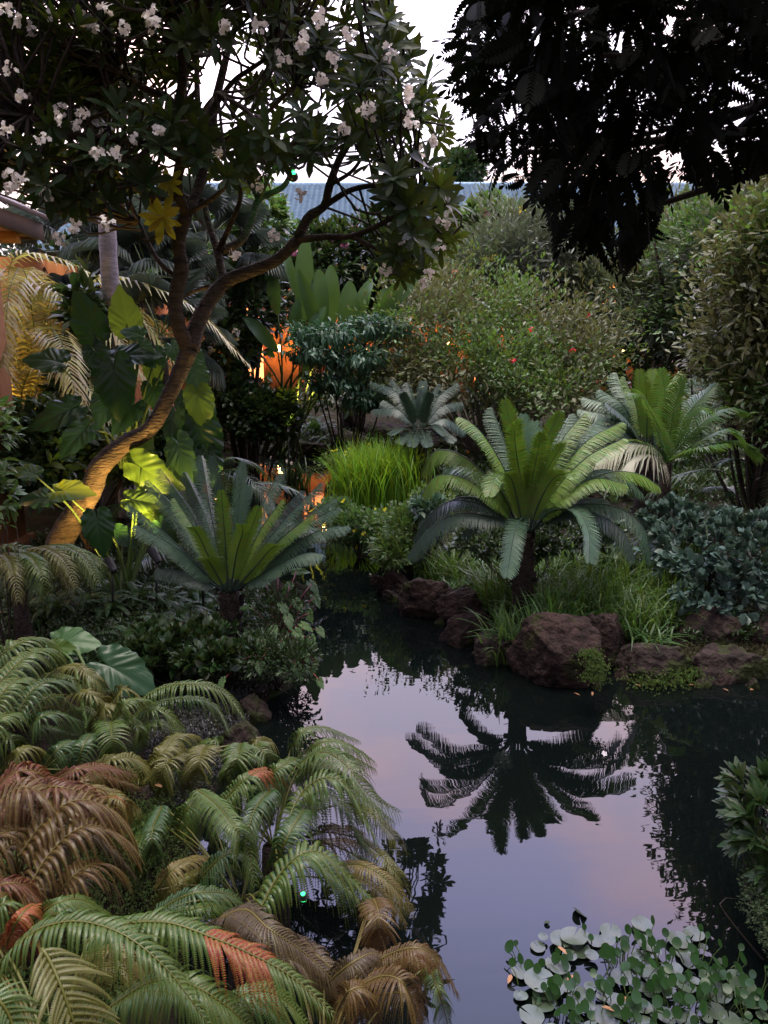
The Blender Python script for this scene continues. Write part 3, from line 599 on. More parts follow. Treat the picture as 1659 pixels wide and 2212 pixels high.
def areca(px, py, Y, label, n, L, az0=0, lean=.0, mat=ar_m, Lm=.34, cat='palm', el=(1.4, .5), nl=34, name='areca_palm', group=None, wl=.022):
    p = P(px, py, Y); g = g1(p[0], p[1]); t = thing(name, label, cat, (p[0], p[1], g), group)
    st = MB()
    for i in range(n):
        a = az0+i*2.4+rng.normal()*.2; e_ = el[0]+(el[1]-el[0])*i/n; l = L*rng.uniform(.8, 1.1); h = np.array([math.cos(a), math.sin(a), 0]); b0 = np.array([p[0], p[1], g])+h*.12*rng.random()
        pth = [b0, b0+h*l*.2*math.cos(e_)+[0, 0, l*.42*math.sin(e_)], b0+h*l*.5*math.cos(e_)+[0, 0, l*.78*math.sin(e_)], b0+h*l*.85*math.cos(e_*.8)+[0, 0, l*.72*math.sin(e_)], b0+h*l*1.05*math.cos(e_*.7)+[0, 0, l*.5*math.sin(e_)]]
        m_ = MB(); frond_pinnate(m_, pth, np.cross(h, [0, 0, 1]), nl, Lm, wl, .25, 25, 60, .3, lp, .45, .011, tilt=.5); m_.build('frond', [mat, stem_g], t)
    return t
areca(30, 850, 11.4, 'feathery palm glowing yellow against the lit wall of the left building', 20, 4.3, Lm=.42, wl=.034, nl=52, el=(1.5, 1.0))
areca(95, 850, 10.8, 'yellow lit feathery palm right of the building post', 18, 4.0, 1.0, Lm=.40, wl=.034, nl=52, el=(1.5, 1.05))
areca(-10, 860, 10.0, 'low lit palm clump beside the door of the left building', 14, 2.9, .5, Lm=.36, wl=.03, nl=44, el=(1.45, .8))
gpal = leafm('grey_fan_leaf', (.075, .095, .085), (.10, .14, .09), .45, .15)
def fan_palm(px, py, Y, zt, label, n=18, r=.75):
    p = P(px, py, Y); g = g1(p[0], p[1]); t = thing('fan_palm', label, 'palm tree', (p[0], p[1], g)); c = np.array([p[0], p[1], zt])
    MB().add(*tube([(p[0], p[1], g-.05), (p[0]+.03, p[1], (g+zt)/2), c], .09, 9)).build('trunk', twig_m, t)
    for i in range(n):
        a = i*2.4; el = 1.1-1.7*i/n; h = np.array([math.cos(a)*math.cos(el), math.sin(a)*math.cos(el), math.sin(el)]); e_ = c+h*r*rng.uniform(.9, 1.2); m_ = MB(); m_.add(*tube(crs([c, (c+e_)/2+[0, 0, .06], e_], 6), .009, 4), m=1)
        sd = nrm(np.cross(h, [0, 0, 1])); k = 34; an = np.linspace(-1.9, 1.9, k); D = nrm(h[None]*np.cos(an)[:, None]+sd[None]*np.sin(an)[:, None]+np.array([0, 0, -.25])); L_ = r*.85*(1-.25*np.abs(an)/1.9)*rng.uniform(.9, 1.05, k)
        U = np.cross(sd, h); m_.add(*inst(*T_leaf(.045, .25, .25, 3), np.repeat(e_[None], k, 0), frame(D, np.repeat(U[None], k, 0)), L_)); m_.build('fan_leaf', [gpal, stem_g], t)
fan_palm(320, 640, 13, 3.9, 'grey fan palm just right of the slim palm trunk')
fan_palm(440, 560, 15, 4.6, 'pale fan palm behind the fork of the frangipani', 18, .9)
fan_palm(185, 600, 13.5, 4.3, 'dark fan palm between the lit palms and the slim trunk', 16, .8)
fan_palm(350, 800, 11.5, 2.9, 'low grey fan palm behind the elephant ear leaves', 14, .7)

# ------------------------------------------------------------------ background shrubs and trees
SM = T_dia(.2, .06); NAR = T_dia(.11, .03); BR = T_leaf(.24, .05, .1, 2)
greyg = leafm('grey_green_leaf', (.105, .130, .085), (.15, .20, .07), .5, .25, .4)
lightg = leafm('light_green_leaf', (.085, .140, .040), (.14, .23, .03), .45, .28, .45)
midg = leafm('mid_green_leaf', (.055, .105, .032), (.13, .24, .04), .4, .25, .4)
deepg = leafm('deep_green_leaf', (.024, .048, .014), (.06, .10, .02), .35, .2, .4)
blueg = leafm('blue_green_leaf', (.050, .110, .060), (.08, .18, .07), .38, .2, .35)
shrub('grey_leafed_tree', 'silvery grey-green bushy tree below the hanging dark branch', 'tree', [blob(1090, 560, 19, 110, 110, 1.6), blob(1180, 545, 19, 90, 90, 1.5), blob(1010, 600, 19, 60, 70, 1), blob(1230, 620, 19, 80, 90, 1.2), blob(1150, 510, 20, 60, 45, 1)], 4200, NAR, 5, .19, greyg, off=.16, lump=.55, mat2=leafm('silver_leaf', (.17, .19, .14), (.14, .17, .08), .45, .15, .4), nst=40, sm=MATS.get('dark_bark'), flowers=(yel_fl, 5, .07, 'yellow_flower'), trunkname='trunk', stemr=.1)
shrub('flowering_plumeria', 'leafy tree with lilac pink blossoms against the tiled roof', 'tree', [blob(1040, 505, 23, 55, 60, 1.2), blob(1080, 490, 24, 40, 35, 1)], 700, LOBL, 7, .36, midg, flowers=(pink_fl, 22, .10, 'flower_cluster'), trunkname='trunk', stemr=.1)
shrub('round_plumeria', 'wide dark round tree with small pink blossoms before the roof', 'tree', [blob(790, 560, 23, 150, 85, 1.6), blob(700, 580, 22, 80, 90, 1.4), blob(880, 590, 22, 90, 80, 1.4), blob(650, 620, 21, 70, 80, 1.2)], 1700, LOBL, 7, .30, deepg, flowers=(pink_fl, 8, .08, 'flower_cluster'), trunkname='trunk', stemr=.12)
shrub('white_plumeria', 'dark leaved frangipani with white flowers behind the right fork', 'tree', [blob(530, 660, 15.5, 80, 80, 1.2), blob(500, 740, 15, 60, 60, 1), blob(545, 600, 16, 50, 60, 1)], 620, LOBL, 8, .24, deepg, flowers=(white_fl, 12, .07, 'flower_cluster'), trunkname='trunk', stemr=.08)
shrub('green_lit_tree', 'green tree crown behind the frangipani fork, below the roof', 'tree', [blob(450, 520, 20, 90, 60, 1.2), blob(560, 480, 20, 60, 70, 1.2), blob(420, 600, 19, 80, 70, 1.2)], 800, LOBL, 7, .28, midg, trunkname='trunk', stemr=.1)
shrub('layered_shrub', 'spreading shrub with drooping blue-green leaves in flat tiers', 'shrub', [blob(700, 722, 14, 80, 15, .7), blob(670, 762, 13.8, 50, 13, .5), blob(760, 772, 14, 85, 16, .7), blob(810, 706, 14.5, 80, 16, .7), blob(730, 825, 14, 65, 15, .6), blob(790, 862, 14, 50, 14, .5)], 1100, T_leaf(.17, .04, .3, 3), 5, .13, blueg, droop=.6, up=0, off=.08, shell=.3)
shrub('scrambling_bush', 'big light green scrambling bush with scattered red flowers', 'shrub', [blob(900, 700, 15, 120, 70, 1.2), blob(1010, 680, 15.5, 120, 80, 1.3), blob(1150, 720, 15, 130, 75, 1.3), blob(1250, 770, 14.5, 90, 80, 1.2), blob(1050, 790, 14, 140, 70, 1.2), blob(890, 800, 14.5, 90, 60, 1), blob(1180, 840, 13.5, 110, 50, 1), blob(960, 640, 16, 50, 40, .6), blob(1110, 650, 16, 50, 40, .6)], 4300, SM, 5, .11, lightg, off=.2, lump=.6, shell=.5, mat2=leafm('olive_leaf', (.125, .135, .065), (.17, .18, .05), .5, .2, .4), flowers=(red_fl, 8, .04, 'red_flower'), nst=90, stemr=.018, sm=solid('pale_twig', (.09, .075, .065), (.17, .145, .125), 8, .9, .3))
shrub('green_hedge_tree', 'grey green tree in the back right beside the hanging branch', 'tree', [blob(1330, 640, 18, 100, 90, 1.4), blob(1440, 600, 18, 90, 120, 1.4), blob(1390, 700, 17, 100, 60, 1.2)], 2800, NAR, 5, .19, greyg, off=.16, lump=.55, mat2=leafm('olive_leaf', (.125, .135, .065), (.17, .18, .05), .5, .2, .4), trunkname='trunk', stemr=.1, flowers=(yel_fl, 4, .06, 'yellow_flower'))
shrub('tall_right_tree', 'tall leafy tree in the back right corner', 'tree', [blob(1530, 540, 16, 100, 110, 1.6), blob(1630, 470, 16, 100, 90, 1.6), blob(1700, 560, 15, 120, 150, 1.5), blob(1500, 660, 16, 80, 90, 1.2)], 3800, SM, 5, .15, midg, off=.16, lump=.55, mat2=greyg, trunkname='trunk', stemr=.12)
shrub('near_right_shrub', 'bushy olive green shrub at the right edge above the palms', 'shrub', [blob(1660, 690, 8.8, 90, 110, .8), blob(1630, 820, 8.8, 75, 80, .7), blob(1690, 560, 8.7, 100, 120, .8), blob(1720, 860, 8.6, 90, 100, .7), blob(1790, 430, 8.6, 120, 110, .8), blob(1850, 280, 8.5, 110, 120, .8), blob(1600, 600, 9, 50, 50, .4), blob(1570, 760, 9.2, 50, 60, .4), blob(1650, 500, 8.8, 50, 50, .5)], 4300, SM, 5, .10, lightg, off=.2, lump=.8, nst=50, mat2=leafm('olive_leaf', (.125, .135, .065), (.17, .18, .05), .5, .2, .4))
shrub('shore_bush', 'dark bush with small round leaves on the far left shore', 'shrub', [blob(540, 890, 14.5, 80, 55, .8), blob(500, 850, 14.5, 50, 50, .7), blob(600, 900, 14.5, 50, 45, .6)], 1300, T_dia(.32, .04), 5, .12, deepg, off=.08)
shrub('dark_back_hedge', 'dark hedge in the shade behind the scrambling bush', 'hedge', [blob(980, 830, 18, 350, 60, 1.0), blob(1350, 820, 17, 200, 80, 1.2), blob(760, 850, 19, 120, 40, 1.0)], 1000, BR, 4, .2, deepg, off=.1, lump=.3)
shrub('shaded_shrub', 'dark tangled shrub left of the slim palm trunk', 'shrub', [blob(190, 700, 10.3, 26, 90, .3), blob(165, 860, 9.6, 36, 60, .4)], 260, T_leaf(.2, .05, .3, 3), 5, .22, deepg, off=.1)
shrub('shaded_bush', 'black shaded bush at the foot of the lit palms', 'shrub', [blob(110, 930, 8.6, 90, 50, .5), blob(90, 1000, 8.2, 70, 60, .5), blob(280, 960, 9, 100, 60, .5)], 900, T_leaf(.2, .05, .3, 3), 5, .16, deepg, off=.1)
shrub('skyline_tree', 'rounded tree showing above the tiled roof', 'tree', [blob(995, 380, 52, 45, 40, 3)], 900, SM, 5, .5, deepg, trunkname='trunk', stemr=.25)
shrub('skyline_tree', 'far tree on the skyline right of the tiled roof', 'tree', [blob(1600, 460, 30, 130, 60, 3), blob(1500, 480, 30, 80, 40, 3)], 1500, SM, 5, .35, midg, trunkname='trunk', stemr=.25)
shrub('skyline_tree', 'far tree on the skyline behind the left building', 'tree', [blob(150, 560, 30, 200, 120, 3), blob(330, 520, 32, 130, 100, 3)], 1500, SM, 5, .4, deepg, trunkname='trunk', stemr=.25)
shrub('broadleaf_shrub', 'low dark shrub with blunt grey-green leaves at the right bank', 'shrub', [blob(1530, 1180, 6.9, 130, 75, .6), blob(1640, 1200, 6.6, 110, 90, .6), blob(1450, 1130, 7.4, 60, 45, .4), blob(1570, 1270, 6.3, 120, 50, .4)], 430, T_leaf(.27, .06, .15, 4, 'obo'), 8, .095, leafm('dusky_leaf', (.050, .090, .070), (.08, .13, .07), .4, .12, .35), up=1.0, rand=.9, off=.01, nst=26, stemr=.012)
shrub('lower_right_shrub', 'glossy dark shrub leaning in from the right edge near the lilies', 'shrub', [blob(1680, 1770, 3.0, 95, 75, .3), blob(1700, 1850, 2.9, 80, 60, .3), blob(1650, 1720, 3.2, 40, 25, .2)], 90, T_leaf(.15, .05, .2, 3, 'obo'), 12, .10, deepg, up=.5, off=.01, stemr=.008, nst=4)
shrub('mossy_bush', 'fine leaved mossy bush at the right edge below the glossy shrub', 'shrub', [blob(1700, 1950, 2.75, 85, 85, .25), blob(1720, 2020, 2.7, 70, 60, .2)], 2200, SM, 4, .016, leafm('moss_leaf', (.035, .06, .02), None, .6, .2, .4), off=.01, stemr=.006, nst=3)

shrub('edge_shrub', 'loose leafy twigs reaching in at the left edge before the post', 'shrub', [blob(-30, 930, 5.2, 50, 90, .25), blob(-20, 1080, 5.2, 40, 70, .25)], 60, T_leaf(.2, .05, .3, 3), 5, .09, midg, off=.03, stemr=.006, nst=8)
# bird of paradise (tall paddle leaves)
bop = leafm('paddle_leaf', (.040, .085, .026), (.14, .22, .03), .38, .22, .25)
t = thing('giant_strelitzia', 'clump of tall upright paddle leaves at the centre back', 'banana plant', GG(690, 905)*np.array([1, 0, 1])+np.array([0, 15.5, 0]))
rb = np.array(t.location)
for (x, y, x2, y2, wpx, dy) in ((600, 680, 590, 600, 30, 0), (640, 640, 612, 545, 20, .5), (655, 700, 660, 528, 36, .3), (640, 745, 645, 660, 30, -.4), (690, 740, 690, 600, 40, .2), (720, 700, 715, 590, 34, .6), (745, 740, 755, 625, 44, 0), (700, 750, 650, 600, 26, -.3),
                          (800, 700, 905, 600, 36, .2), (770, 700, 800, 620, 30, .5), (845, 700, 830, 640, 26, .8), (600, 760, 530, 700, 26, -.5), (660, 760, 700, 680, 30, -.5), (655, 800, 690, 790, 22, -.6), (560, 760, 590, 790, 18, -.4)):
    a = P(x, y, 14.7+dy*.5); c = P(x2+(x2-x)*.1, y2-18, 14.7+dy*.6); m_ = MB(); bs = rb+np.array([rng.normal()*.25, rng.normal()*.2, 0]); k = mpp(y, 15.5)
    m_.add(*tube(crs([bs, bs*.4+a*.6+[rng.normal()*.1, 0, .1], a], 10), np.linspace(.03, .014, 10), 6), m=1); blade(m_, [a, (a+c)/2+[0, -.08, .05], c], nrm(np.array([1, rng.normal()*.5, .2*rng.normal()])), wpx*k*1.1, fold=.3, nseg=16, wave=.02); m_.build('leaf', [bop, stem_g], t)
# ================================================================== cycads
cyb = leafm('blue_cycad_leaf', (.080, .150, .088), (.07, .14, .06), .38, .15, .15)
cyg = leafm('green_cycad_leaf', (.115, .200, .032), (.18, .30, .025), .40, .16, .2)
cyd = leafm('dull_cycad_leaf', (.040, .070, .050), (.05, .09, .04), .40, .15, .15)
caud = solid('cycad_trunk_scales', (.012, .009, .007), (.05, .035, .025), 22, .9, 1.0)
cprof = lambda x: np.clip((x+.1)/.28, 0, 1)**.7*np.clip((1.015-x)/.16, 0, 1)**.5
def cycad(name, label, base, Y, fronds, Lpx, n, gpx=None, wl=.010, trunk_r=.1, vee=.28, group=None, hang=.08, tilt=.35, rr=.009):
    c = P(base[0], base[1], Y); g = g1(c[0], c[1]); t = thing(name, label, 'cycad', (c[0], c[1], g), group); k = mpp(base[1], Y)
    m_ = MB(); zz = np.linspace(g-.08, max(c[2], g+.08), 9); v, q, tr = tube(np.stack([np.full(9, c[0]), np.full(9, c[1]), zz], 1), trunk_r*(1+.12*rng.normal(size=9)), 14); m_.add(v, q, tr)
    nb = 60; az_ = rng.uniform(0, 6.28, nb); pz = rng.uniform(g, max(c[2], g+.1), nb); o_ = np.stack([c[0]+trunk_r*.9*np.cos(az_), c[1]+trunk_r*.9*np.sin(az_), pz], 1); D = np.stack([np.cos(az_), np.sin(az_), np.full(nb, .8)], 1); m_.add(*inst(*T_dia(.35, .1), o_, frame(D, rdir(nb)), np.full(nb, .07)))
    m_.build('trunk', caud, t, smooth=False)
    for f in fronds:
        tipx, tipy, dY, col = f[:4]; mids = f[4:]
        tip = P(tipx, tipy, Y+dY); m = len(mids)+1
        dxy = tip-c; h = np.array([dxy[0], dxy[1], 0]); hl = np.linalg.norm(h); h = h/(hl+1e-6)
        st = c+h*trunk_r*.5
        if mids: pts = [st]+[P(a, b_, Y+dY*((i+1)/m)**1.0) for i, (a, b_) in enumerate(mids)]+[tip]
        else:
            L_ = np.linalg.norm(tip-st); pts = [st, st*.5+tip*.5+np.array([0, 0, .07*L_])-h*.03*L_, tip]
        sd = np.cross(h, [0, 0, 1]); sd = nrm(sd+rng.normal(size=3)*.08)
        if hl < .35: sd = nrm(np.array([1, .15*rng.normal(), .1*rng.normal()]))
        if dY < -.2 and abs(dxy[0]) < .7: sd = nrm(sd*.35+np.array([1., 0, 0])*np.sign(sd[0] if abs(sd[0]) > .05 else 1)+np.array([0, rng.uniform(-.5, .5), rng.uniform(-.12, .12)]))
        if hl >= .35 and not (dY < -.2 and abs(dxy[0]) < .7): sd = nrm(sd+np.array([0, 0, rng.uniform(-.1, .25)*abs(h[0])])*(1 if sd[1] > 0 else -1))
        m_ = MB(); mat = {'b': cyb, 'g': cyg, 'd': cyd}[col]
        lat = hl >= .35 and not (dY < -.2 and abs(dxy[0]) < .7) and abs(h[0]) > .4
        frond_pinnate(m_, pts, sd, n, Lpx*k*(1.12 if lat else .82), wl, -.5 if lat else vee, 12, 50, .16, cprof, hang+(.1 if lat else 0), rr, tilt=(-.3 if lat else tilt), jit=.035); m_.build('frond', [mat, cyd], t)
    return t
cycad('cycad', 'largest cycad, yellow-green fountain of arching fronds on the rocky right bank', (1135, 1150), 6.5, [
 (992, 900, -.05, 'g', (1100, 1040), (1055, 955), (1020, 915)), (1064, 882, .35, 'b', (1115, 1040), (1092, 960)), (1090, 865, .2, 'g', (1125, 1040), (1112, 950)), (1122, 905, -.3, 'g', (1128, 1060), (1115, 975), (1112, 925)),
 (1130, 897, .5, 'b'), (1155, 912, .55, 'b'), (1210, 892, .1, 'g', (1155, 1040), (1180, 950)), (1232, 895, .5, 'b'), (1262, 892, .2, 'g', (1170, 1050), (1215, 950)), (1282, 917, .3, 'b', (1190, 1040), (1240, 960)),
 (1342, 912, .1, 'g', (1190, 1050), (1265, 955)), (1347, 947, -.1, 'g', (1190, 1070), (1265, 990)), (1295, 902, .6, 'b'), (1170, 935, -.25, 'g', (1145, 1060), (1160, 985)), (1215, 960, -.3, 'g', (1155, 1080), (1185, 1010)),
 (912, 1022, .0, 'g', (1080, 1060), (1000, 985), (940, 975)), (912, 1068, -.15, 'g', (1070, 1075), (995, 1030), (940, 1030)), (965, 1012, .3, 'b', (1070, 1050), (1010, 1008)), (1057, 1070, -.55, 'g', (1118, 1080), (1100, 1028), (1072, 1030)),
 (1240, 1034, -.5, 'g', (1165, 1085), (1195, 1034), (1225, 1022)), (1425, 1052, -.1, 'g', (1210, 1070), (1310, 1022), (1380, 1024)), (1390, 1068, .1, 'b', (1200, 1060), (1290, 1015), (1350, 1030)), (1352, 1045, -.25, 'g', (1200, 1085), (1280, 1035)),
 (880, 1200, -.3, 'd', (1080, 1120), (985, 1110), (925, 1145)), (893, 1165, -.1, 'd', (1070, 1100), (985, 1080), (930, 1110)), (905, 1130, .2, 'd', (1070, 1090), (990, 1075)), (1095, 1245, -.65, 'b', (1128, 1120), (1112, 1150)),
 (1272, 1212, -.55, 'b', (1190, 1105), (1245, 1105), (1272, 1150)), (1372, 1207, -.35, 'd', (1220, 1105), (1300, 1115), (1350, 1155)), (1407, 1212, -.2, 'b', (1230, 1095), (1330, 1095), (1390, 1140)),
 (1307, 1078, .2, 'd', (1200, 1095), (1260, 1078)), (1330, 1165, .3, 'd', (1220, 1090), (1290, 1110)), (1000, 1150, .3, 'd', (1080, 1110), (1040, 1115))], 33, 104, trunk_r=.09, wl=.011)
cycad('cycad', 'stiff blue-green cycad with upright fronds on the left bank, left of the channel', (495, 1278), 6.0, [
 (280, 1090, .1, 'b', (370, 1165)), (295, 1134, -.1, 'b', (390, 1190)), (345, 1012, .5, 'b'), (320, 1037, .3, 'b'), (435, 985, .45, 'b', (460, 1130)), (458, 985, .3, 'd'), (478, 1060, -.2, 'g', (486, 1160)), (525, 1000, .5, 'b', (512, 1130)), (538, 1050, .6, 'b'),
 (522, 1134, -.5, 'g', (510, 1200), (524, 1150)), (606, 1012, .5, 'b', (550, 1130)), (608, 1080, -.1, 'g', (555, 1160)), (692, 1043, .3, 'b', (600, 1140)), (672, 1112, -.1, 'g', (590, 1180)), (722, 1077, .3, 'b', (610, 1150)), (730, 1095, .1, 'b', (620, 1160)),
 (752, 1136, 0, 'b', (630, 1180), (700, 1142)), (616, 1180, -.45, 'g', (560, 1215), (590, 1182)), (695, 1197, -.2, 'b', (600, 1220), (660, 1195)), (410, 1140, -.45, 'g', (450, 1200), (425, 1150)), (378, 1077, -.1, 'g', (430, 1160)), (350, 1172, .1, 'b', (420, 1215)),
 (432, 1212, -.5, 'g', (465, 1235), (448, 1210)), (340, 1228, -.1, 'd', (420, 1240)), (400, 1020, .55, 'd'), (650, 1060, .6, 'd'), (560, 1095, -.3, 'g', (530, 1180))], 27, 96, trunk_r=.085, wl=.008)
cycad('cycad', 'small dark cycad beyond the grassy point at the centre of the far shore', (905, 925), 12.5, [
 (808, 884, .1, 'd', (860, 885)), (803, 825, .5, 'd', (860, 850)), (850, 820, .6, 'd'), (880, 828, .4, 'd'), (915, 825, .5, 'd'), (945, 830, .5, 'd'), (985, 828, .3, 'd', (945, 860)), (995, 868, .1, 'd', (950, 880)), (845, 940, -.4, 'd', (875, 925)), (862, 958, -.5, 'd'), (960, 940, -.4, 'd', (935, 920)),
 (1005, 930, -.2, 'd', (960, 905)), (980, 955, -.4, 'd'), (925, 965, -.6, 'd'), (890, 965, -.6, 'd'), (870, 850, -.1, 'd'), (930, 850, -.1, 'd'), (830, 865, .2, 'd')], 20, 50, wl=.016, trunk_r=.14)
cycad('cycad', 'broad cycad crown behind the striped palm at the right', (1400, 965), 10.0, [
 (1262, 858, .1, 'b', (1330, 885)), (1252, 884, -.1, 'b', (1330, 905)), (1298, 842, .3, 'b', (1350, 880)), (1332, 806, .5, 'b', (1360, 870)), (1380, 800, .3, 'g', (1385, 870)), (1350, 815, .1, 'g'), (1410, 800, .5, 'g'), (1430, 808, .1, 'g'), (1467, 803, .3, 'g', (1430, 870)), (1496, 811, .5, 'b'), (1532, 804, .3, 'b', (1470, 860)),
 (1562, 866, .1, 'b', (1490, 890)), (1556, 892, -.1, 'b', (1490, 915)), (1290, 920, -.3, 'd', (1340, 925)), (1310, 870, -.2, 'd'), (1520, 850, .2, 'b'), (1395, 830, -.3, 'g')], 28, 60, wl=.014, trunk_r=.15)
gp = leafm('striped_palm_leaf', (.060, .125, .035), (.18, .32, .04), .30, .3, .15)
gpp = leafm('pale_palm_leaf', (.34, .34, .24), (.4, .42, .25), .35, .2, .12)
pc = P(1440, 1000, 8.2); t = thing('young_palm', 'young palm with wide striped leaflets, right of the large cycad', 'palm', (pc[0], pc[1], g1(pc[0], pc[1])))
for (tx, ty, dY, pal, *mids) in ((1358, 848, -.2, 0, (1420, 930), (1390, 860)), (1430, 800, .2, 0, (1440, 890)), (1475, 820, .0, 0, (1455, 890)), (1530, 890, -.3, 0, (1470, 950), (1500, 895)), (1612, 892, -.1, 0, (1500, 930), (1560, 885)), (1600, 945, -.4, 0, (1500, 960), (1560, 930)),
                          (1395, 870, -.4, 0, (1425, 930)), (1545, 830, .4, 0, (1480, 900)), (1290, 1000, -.3, 1, (1410, 965), (1340, 962)), (1300, 985, .2, 0, (1400, 965), (1350, 960)), (1330, 1035, -.5, 1, (1415, 985), (1370, 985)), (1640, 985, -.2, 0, (1520, 960), (1590, 955)), (1560, 960, -.6, 0, (1490, 975))):
    m_ = MB(); tip = P(tx, ty, 8.2+dY); pts = [pc]+[P(a, b_, 8.2+dY*.6) for a, b_ in mids]+[tip]; dd = tip-pc; h = nrm(np.array([dd[0], dd[1]*.8, 0])); sd = nrm(np.cross(h, [0, 0, 1])+np.array([.5, 0, .15]))
    frond_pinnate(m_, pts, sd, 34, .30, .022, .2, 25, 60, .18, lp, .35 if not pal else .8, .011, tilt=.5, jit=.03); o = m_.build('frond', [gpp if pal else gp, gp], t)
    if pal: o['label'] = 'pale whitish frond drooping to the left'
MB().add(*tube([(pc[0], pc[1], g1(pc[0], pc[1])-.05), pc], [.09, .06], 10)).build('trunk', caud, t)
for (bx_, by_, Y_, nm) in ((1420, 835, 13.5, 'left'), (1500, 835, 13.8, 'right')):
    areca(bx_, by_, Y_, 'dark feathery palm in the distance, %s of the pair behind the broad cycad' % nm, 14, 1.5, 2.0 if nm == 'left' else .4, mat=palmg, Lm=.22, name='date_palm', cat='palm tree', el=(1.4, .3), nl=36)
areca(445, 905, 8.8, 'soft feathery fern palm beside the leaning trunk', 14, 1.6, .7, mat=deepg, Lm=.24, name='fern_palm', el=(1.35, .1), nl=44, wl=.014)
areca(1660, 1010, 8.6, 'dark drooping palm at the right edge behind the broadleaf shrub', 11, 1.4, 1.9, mat=deepg, Lm=.3, name='shade_palm', el=(1.2, -.1), nl=30)

def front_clumps():
    for x, y, Y_, lb in ((1100, 1300, 6.05, 'tall strappy clump hiding the left side of the large cycad trunk'), (1150, 1300, 6.1, 'tall strappy clump hiding the foot of the large cycad trunk'), (1190, 1290, 6.2, 'tall strappy clump right of the large cycad trunk')):
        straps(x, y, Y_, lb, 90, .58, .018, .7, mat=leafm('strappy_green_leaf', (.045, .10, .022), (.14, .24, .03), .4, .25, .3), sp=.09)
# ------------------------------------------------------------------ strap leaved clumps
strap = leafm('strap_leaf', (.050, .070, .045), (.10, .14, .04), .3, .2, .35)
def straps(px, py, Y, label, n, hgt, wid, lean=.9, mat=strap, name='strap_leaf_plant', cat='plant', group=None, sp=.12, fl=None):
    p = P(px, py, Y); g = g1(p[0], p[1]); t = thing(name, label, cat, (p[0], p[1], g), group); m_ = MB()
    bs = np.array([p[0], p[1], max(g, 0)-.02])+np.c_[rng.normal(size=(n, 2))*sp, np.zeros(n)]
    grass(m_, bs, hgt*rng.uniform(.6, 1.15, n), lean*rng.uniform(.3, 1.2, n), wid*rng.uniform(.7, 1.2, n), seg=6); m_.build('leaves', mat, t); return t
for i, (x, y, Y_, h_, lb) in enumerate(((1500, 1090, 7.9, .55, 'bromeliad with grey strap leaves, leftmost below the striped palm'), (1570, 1080, 8.0, .6, 'strap leaved clump between two others under the shade palm'), (1635, 1085, 7.8, .6, 'strap leaved clump at the right edge under the shade palm'), (1340, 1120, 7.6, .5, 'grey strap leaved clump under the right arm of the large cycad'))):
    straps(x, y, Y_, lb, 70, h_, .045, .9)
straps(640, 880, 14.6, 'thin tufted plant with arching blades on the far shore bush', 60, .8, .03, .8, mat=midg)
straps(612, 1000, 15.2, 'small bright tuft at the water line of the far shore', 60, .5, .04, .8, mat=lightg)
# ------------------------------------------------------------------ bright tuft, yellow flowers and low plants on the point
brg = leafm('bright_grass_leaf', (.125, .25, .022), (.26, .42, .025), .4, .35, .25)
grs = leafm('bank_grass_leaf', (.055, .105, .018), (.14, .24, .02), .4, .25, .4)
t = thing('grass_tuft', 'bright lime green tuft of fine grass on the tip of the point', 'grass tuft', GG(815, 1085)); g0 = np.array(t.location); m_ = MB(); n_ = 1500
bs = g0+np.c_[rng.normal(size=n_)*.34, rng.normal(size=n_)*.30, np.zeros(n_)]; bs[:, 2] = np.maximum(gz(bs[:, 0], bs[:, 1]), 0); grass(m_, bs, rng.uniform(.75, 1.35, n_), rng.uniform(.1, .7, n_), .017); m_.build('blades', brg, t)
def yflow(label, blobs, n, mat, nf, name='yellow_flower_shrub'):
    pts, nr = cloudpts(blobs, n, .4, .3); pts[:, 2] = np.maximum(pts[:, 2], .04); c = np.mean([b_[0] for b_ in blobs], 0); t = thing(name, label, 'flowering shrub', (c[0], c[1], max(0, g1(c[0], c[1]))))
    m_ = MB(); foliage(m_, pts, nr, T_dia(.25, .05), 6, .07, .4, .9, off=.05); m_.build('foliage', mat, t); stems((c[0], c[1], -.05), [pts[i] for i in rng.choice(len(pts), 14)], .01).build('stem', twig_m, t)
    for i in rng.choice(np.where(nr[:, 1] < .3)[0], nf): flower_cluster(pts[i]+nr[i]*.08+[0, -.03, .04], .028, yel_fl, t, 'flower', n=2)
yflow('bushy plant dotted with yellow flowers behind the lime grass tuft', [blob(740, 1000, 12.9, 45, 16, .3), blob(800, 985, 13, 70, 16, .3), blob(870, 1000, 12.6, 50, 22, .3)], 420, midg, 22)
yflow('trailing plant dotted with yellow flowers below the lime grass tuft', [blob(770, 1135, 9.3, 70, 35, .3), blob(840, 1150, 9.0, 55, 45, .4), blob(725, 1100, 9.6, 35, 18, .2)], 900, midg, 26)
shrub('pond_edge_shrub', 'low green shrub hanging over the channel left of the large cycad', 'shrub', [blob(880, 1140, 8.3, 60, 45, .4), blob(850, 1190, 8.0, 45, 35, .3), blob(930, 1090, 8.6, 45, 35, .3)], 700, SM, 6, .07, lightg, off=.05)
shrub('variegated_shrub', 'small plant with pale grey leaves between the tuft and the large cycad', 'shrub', [blob(925, 1095, 8.2, 40, 20, .2)], 80, BR, 5, .09, cyb, off=.03)
fg = leafm('sword_fern_leaf', (.035, .075, .025), (.10, .20, .03), .45, .25, .3)
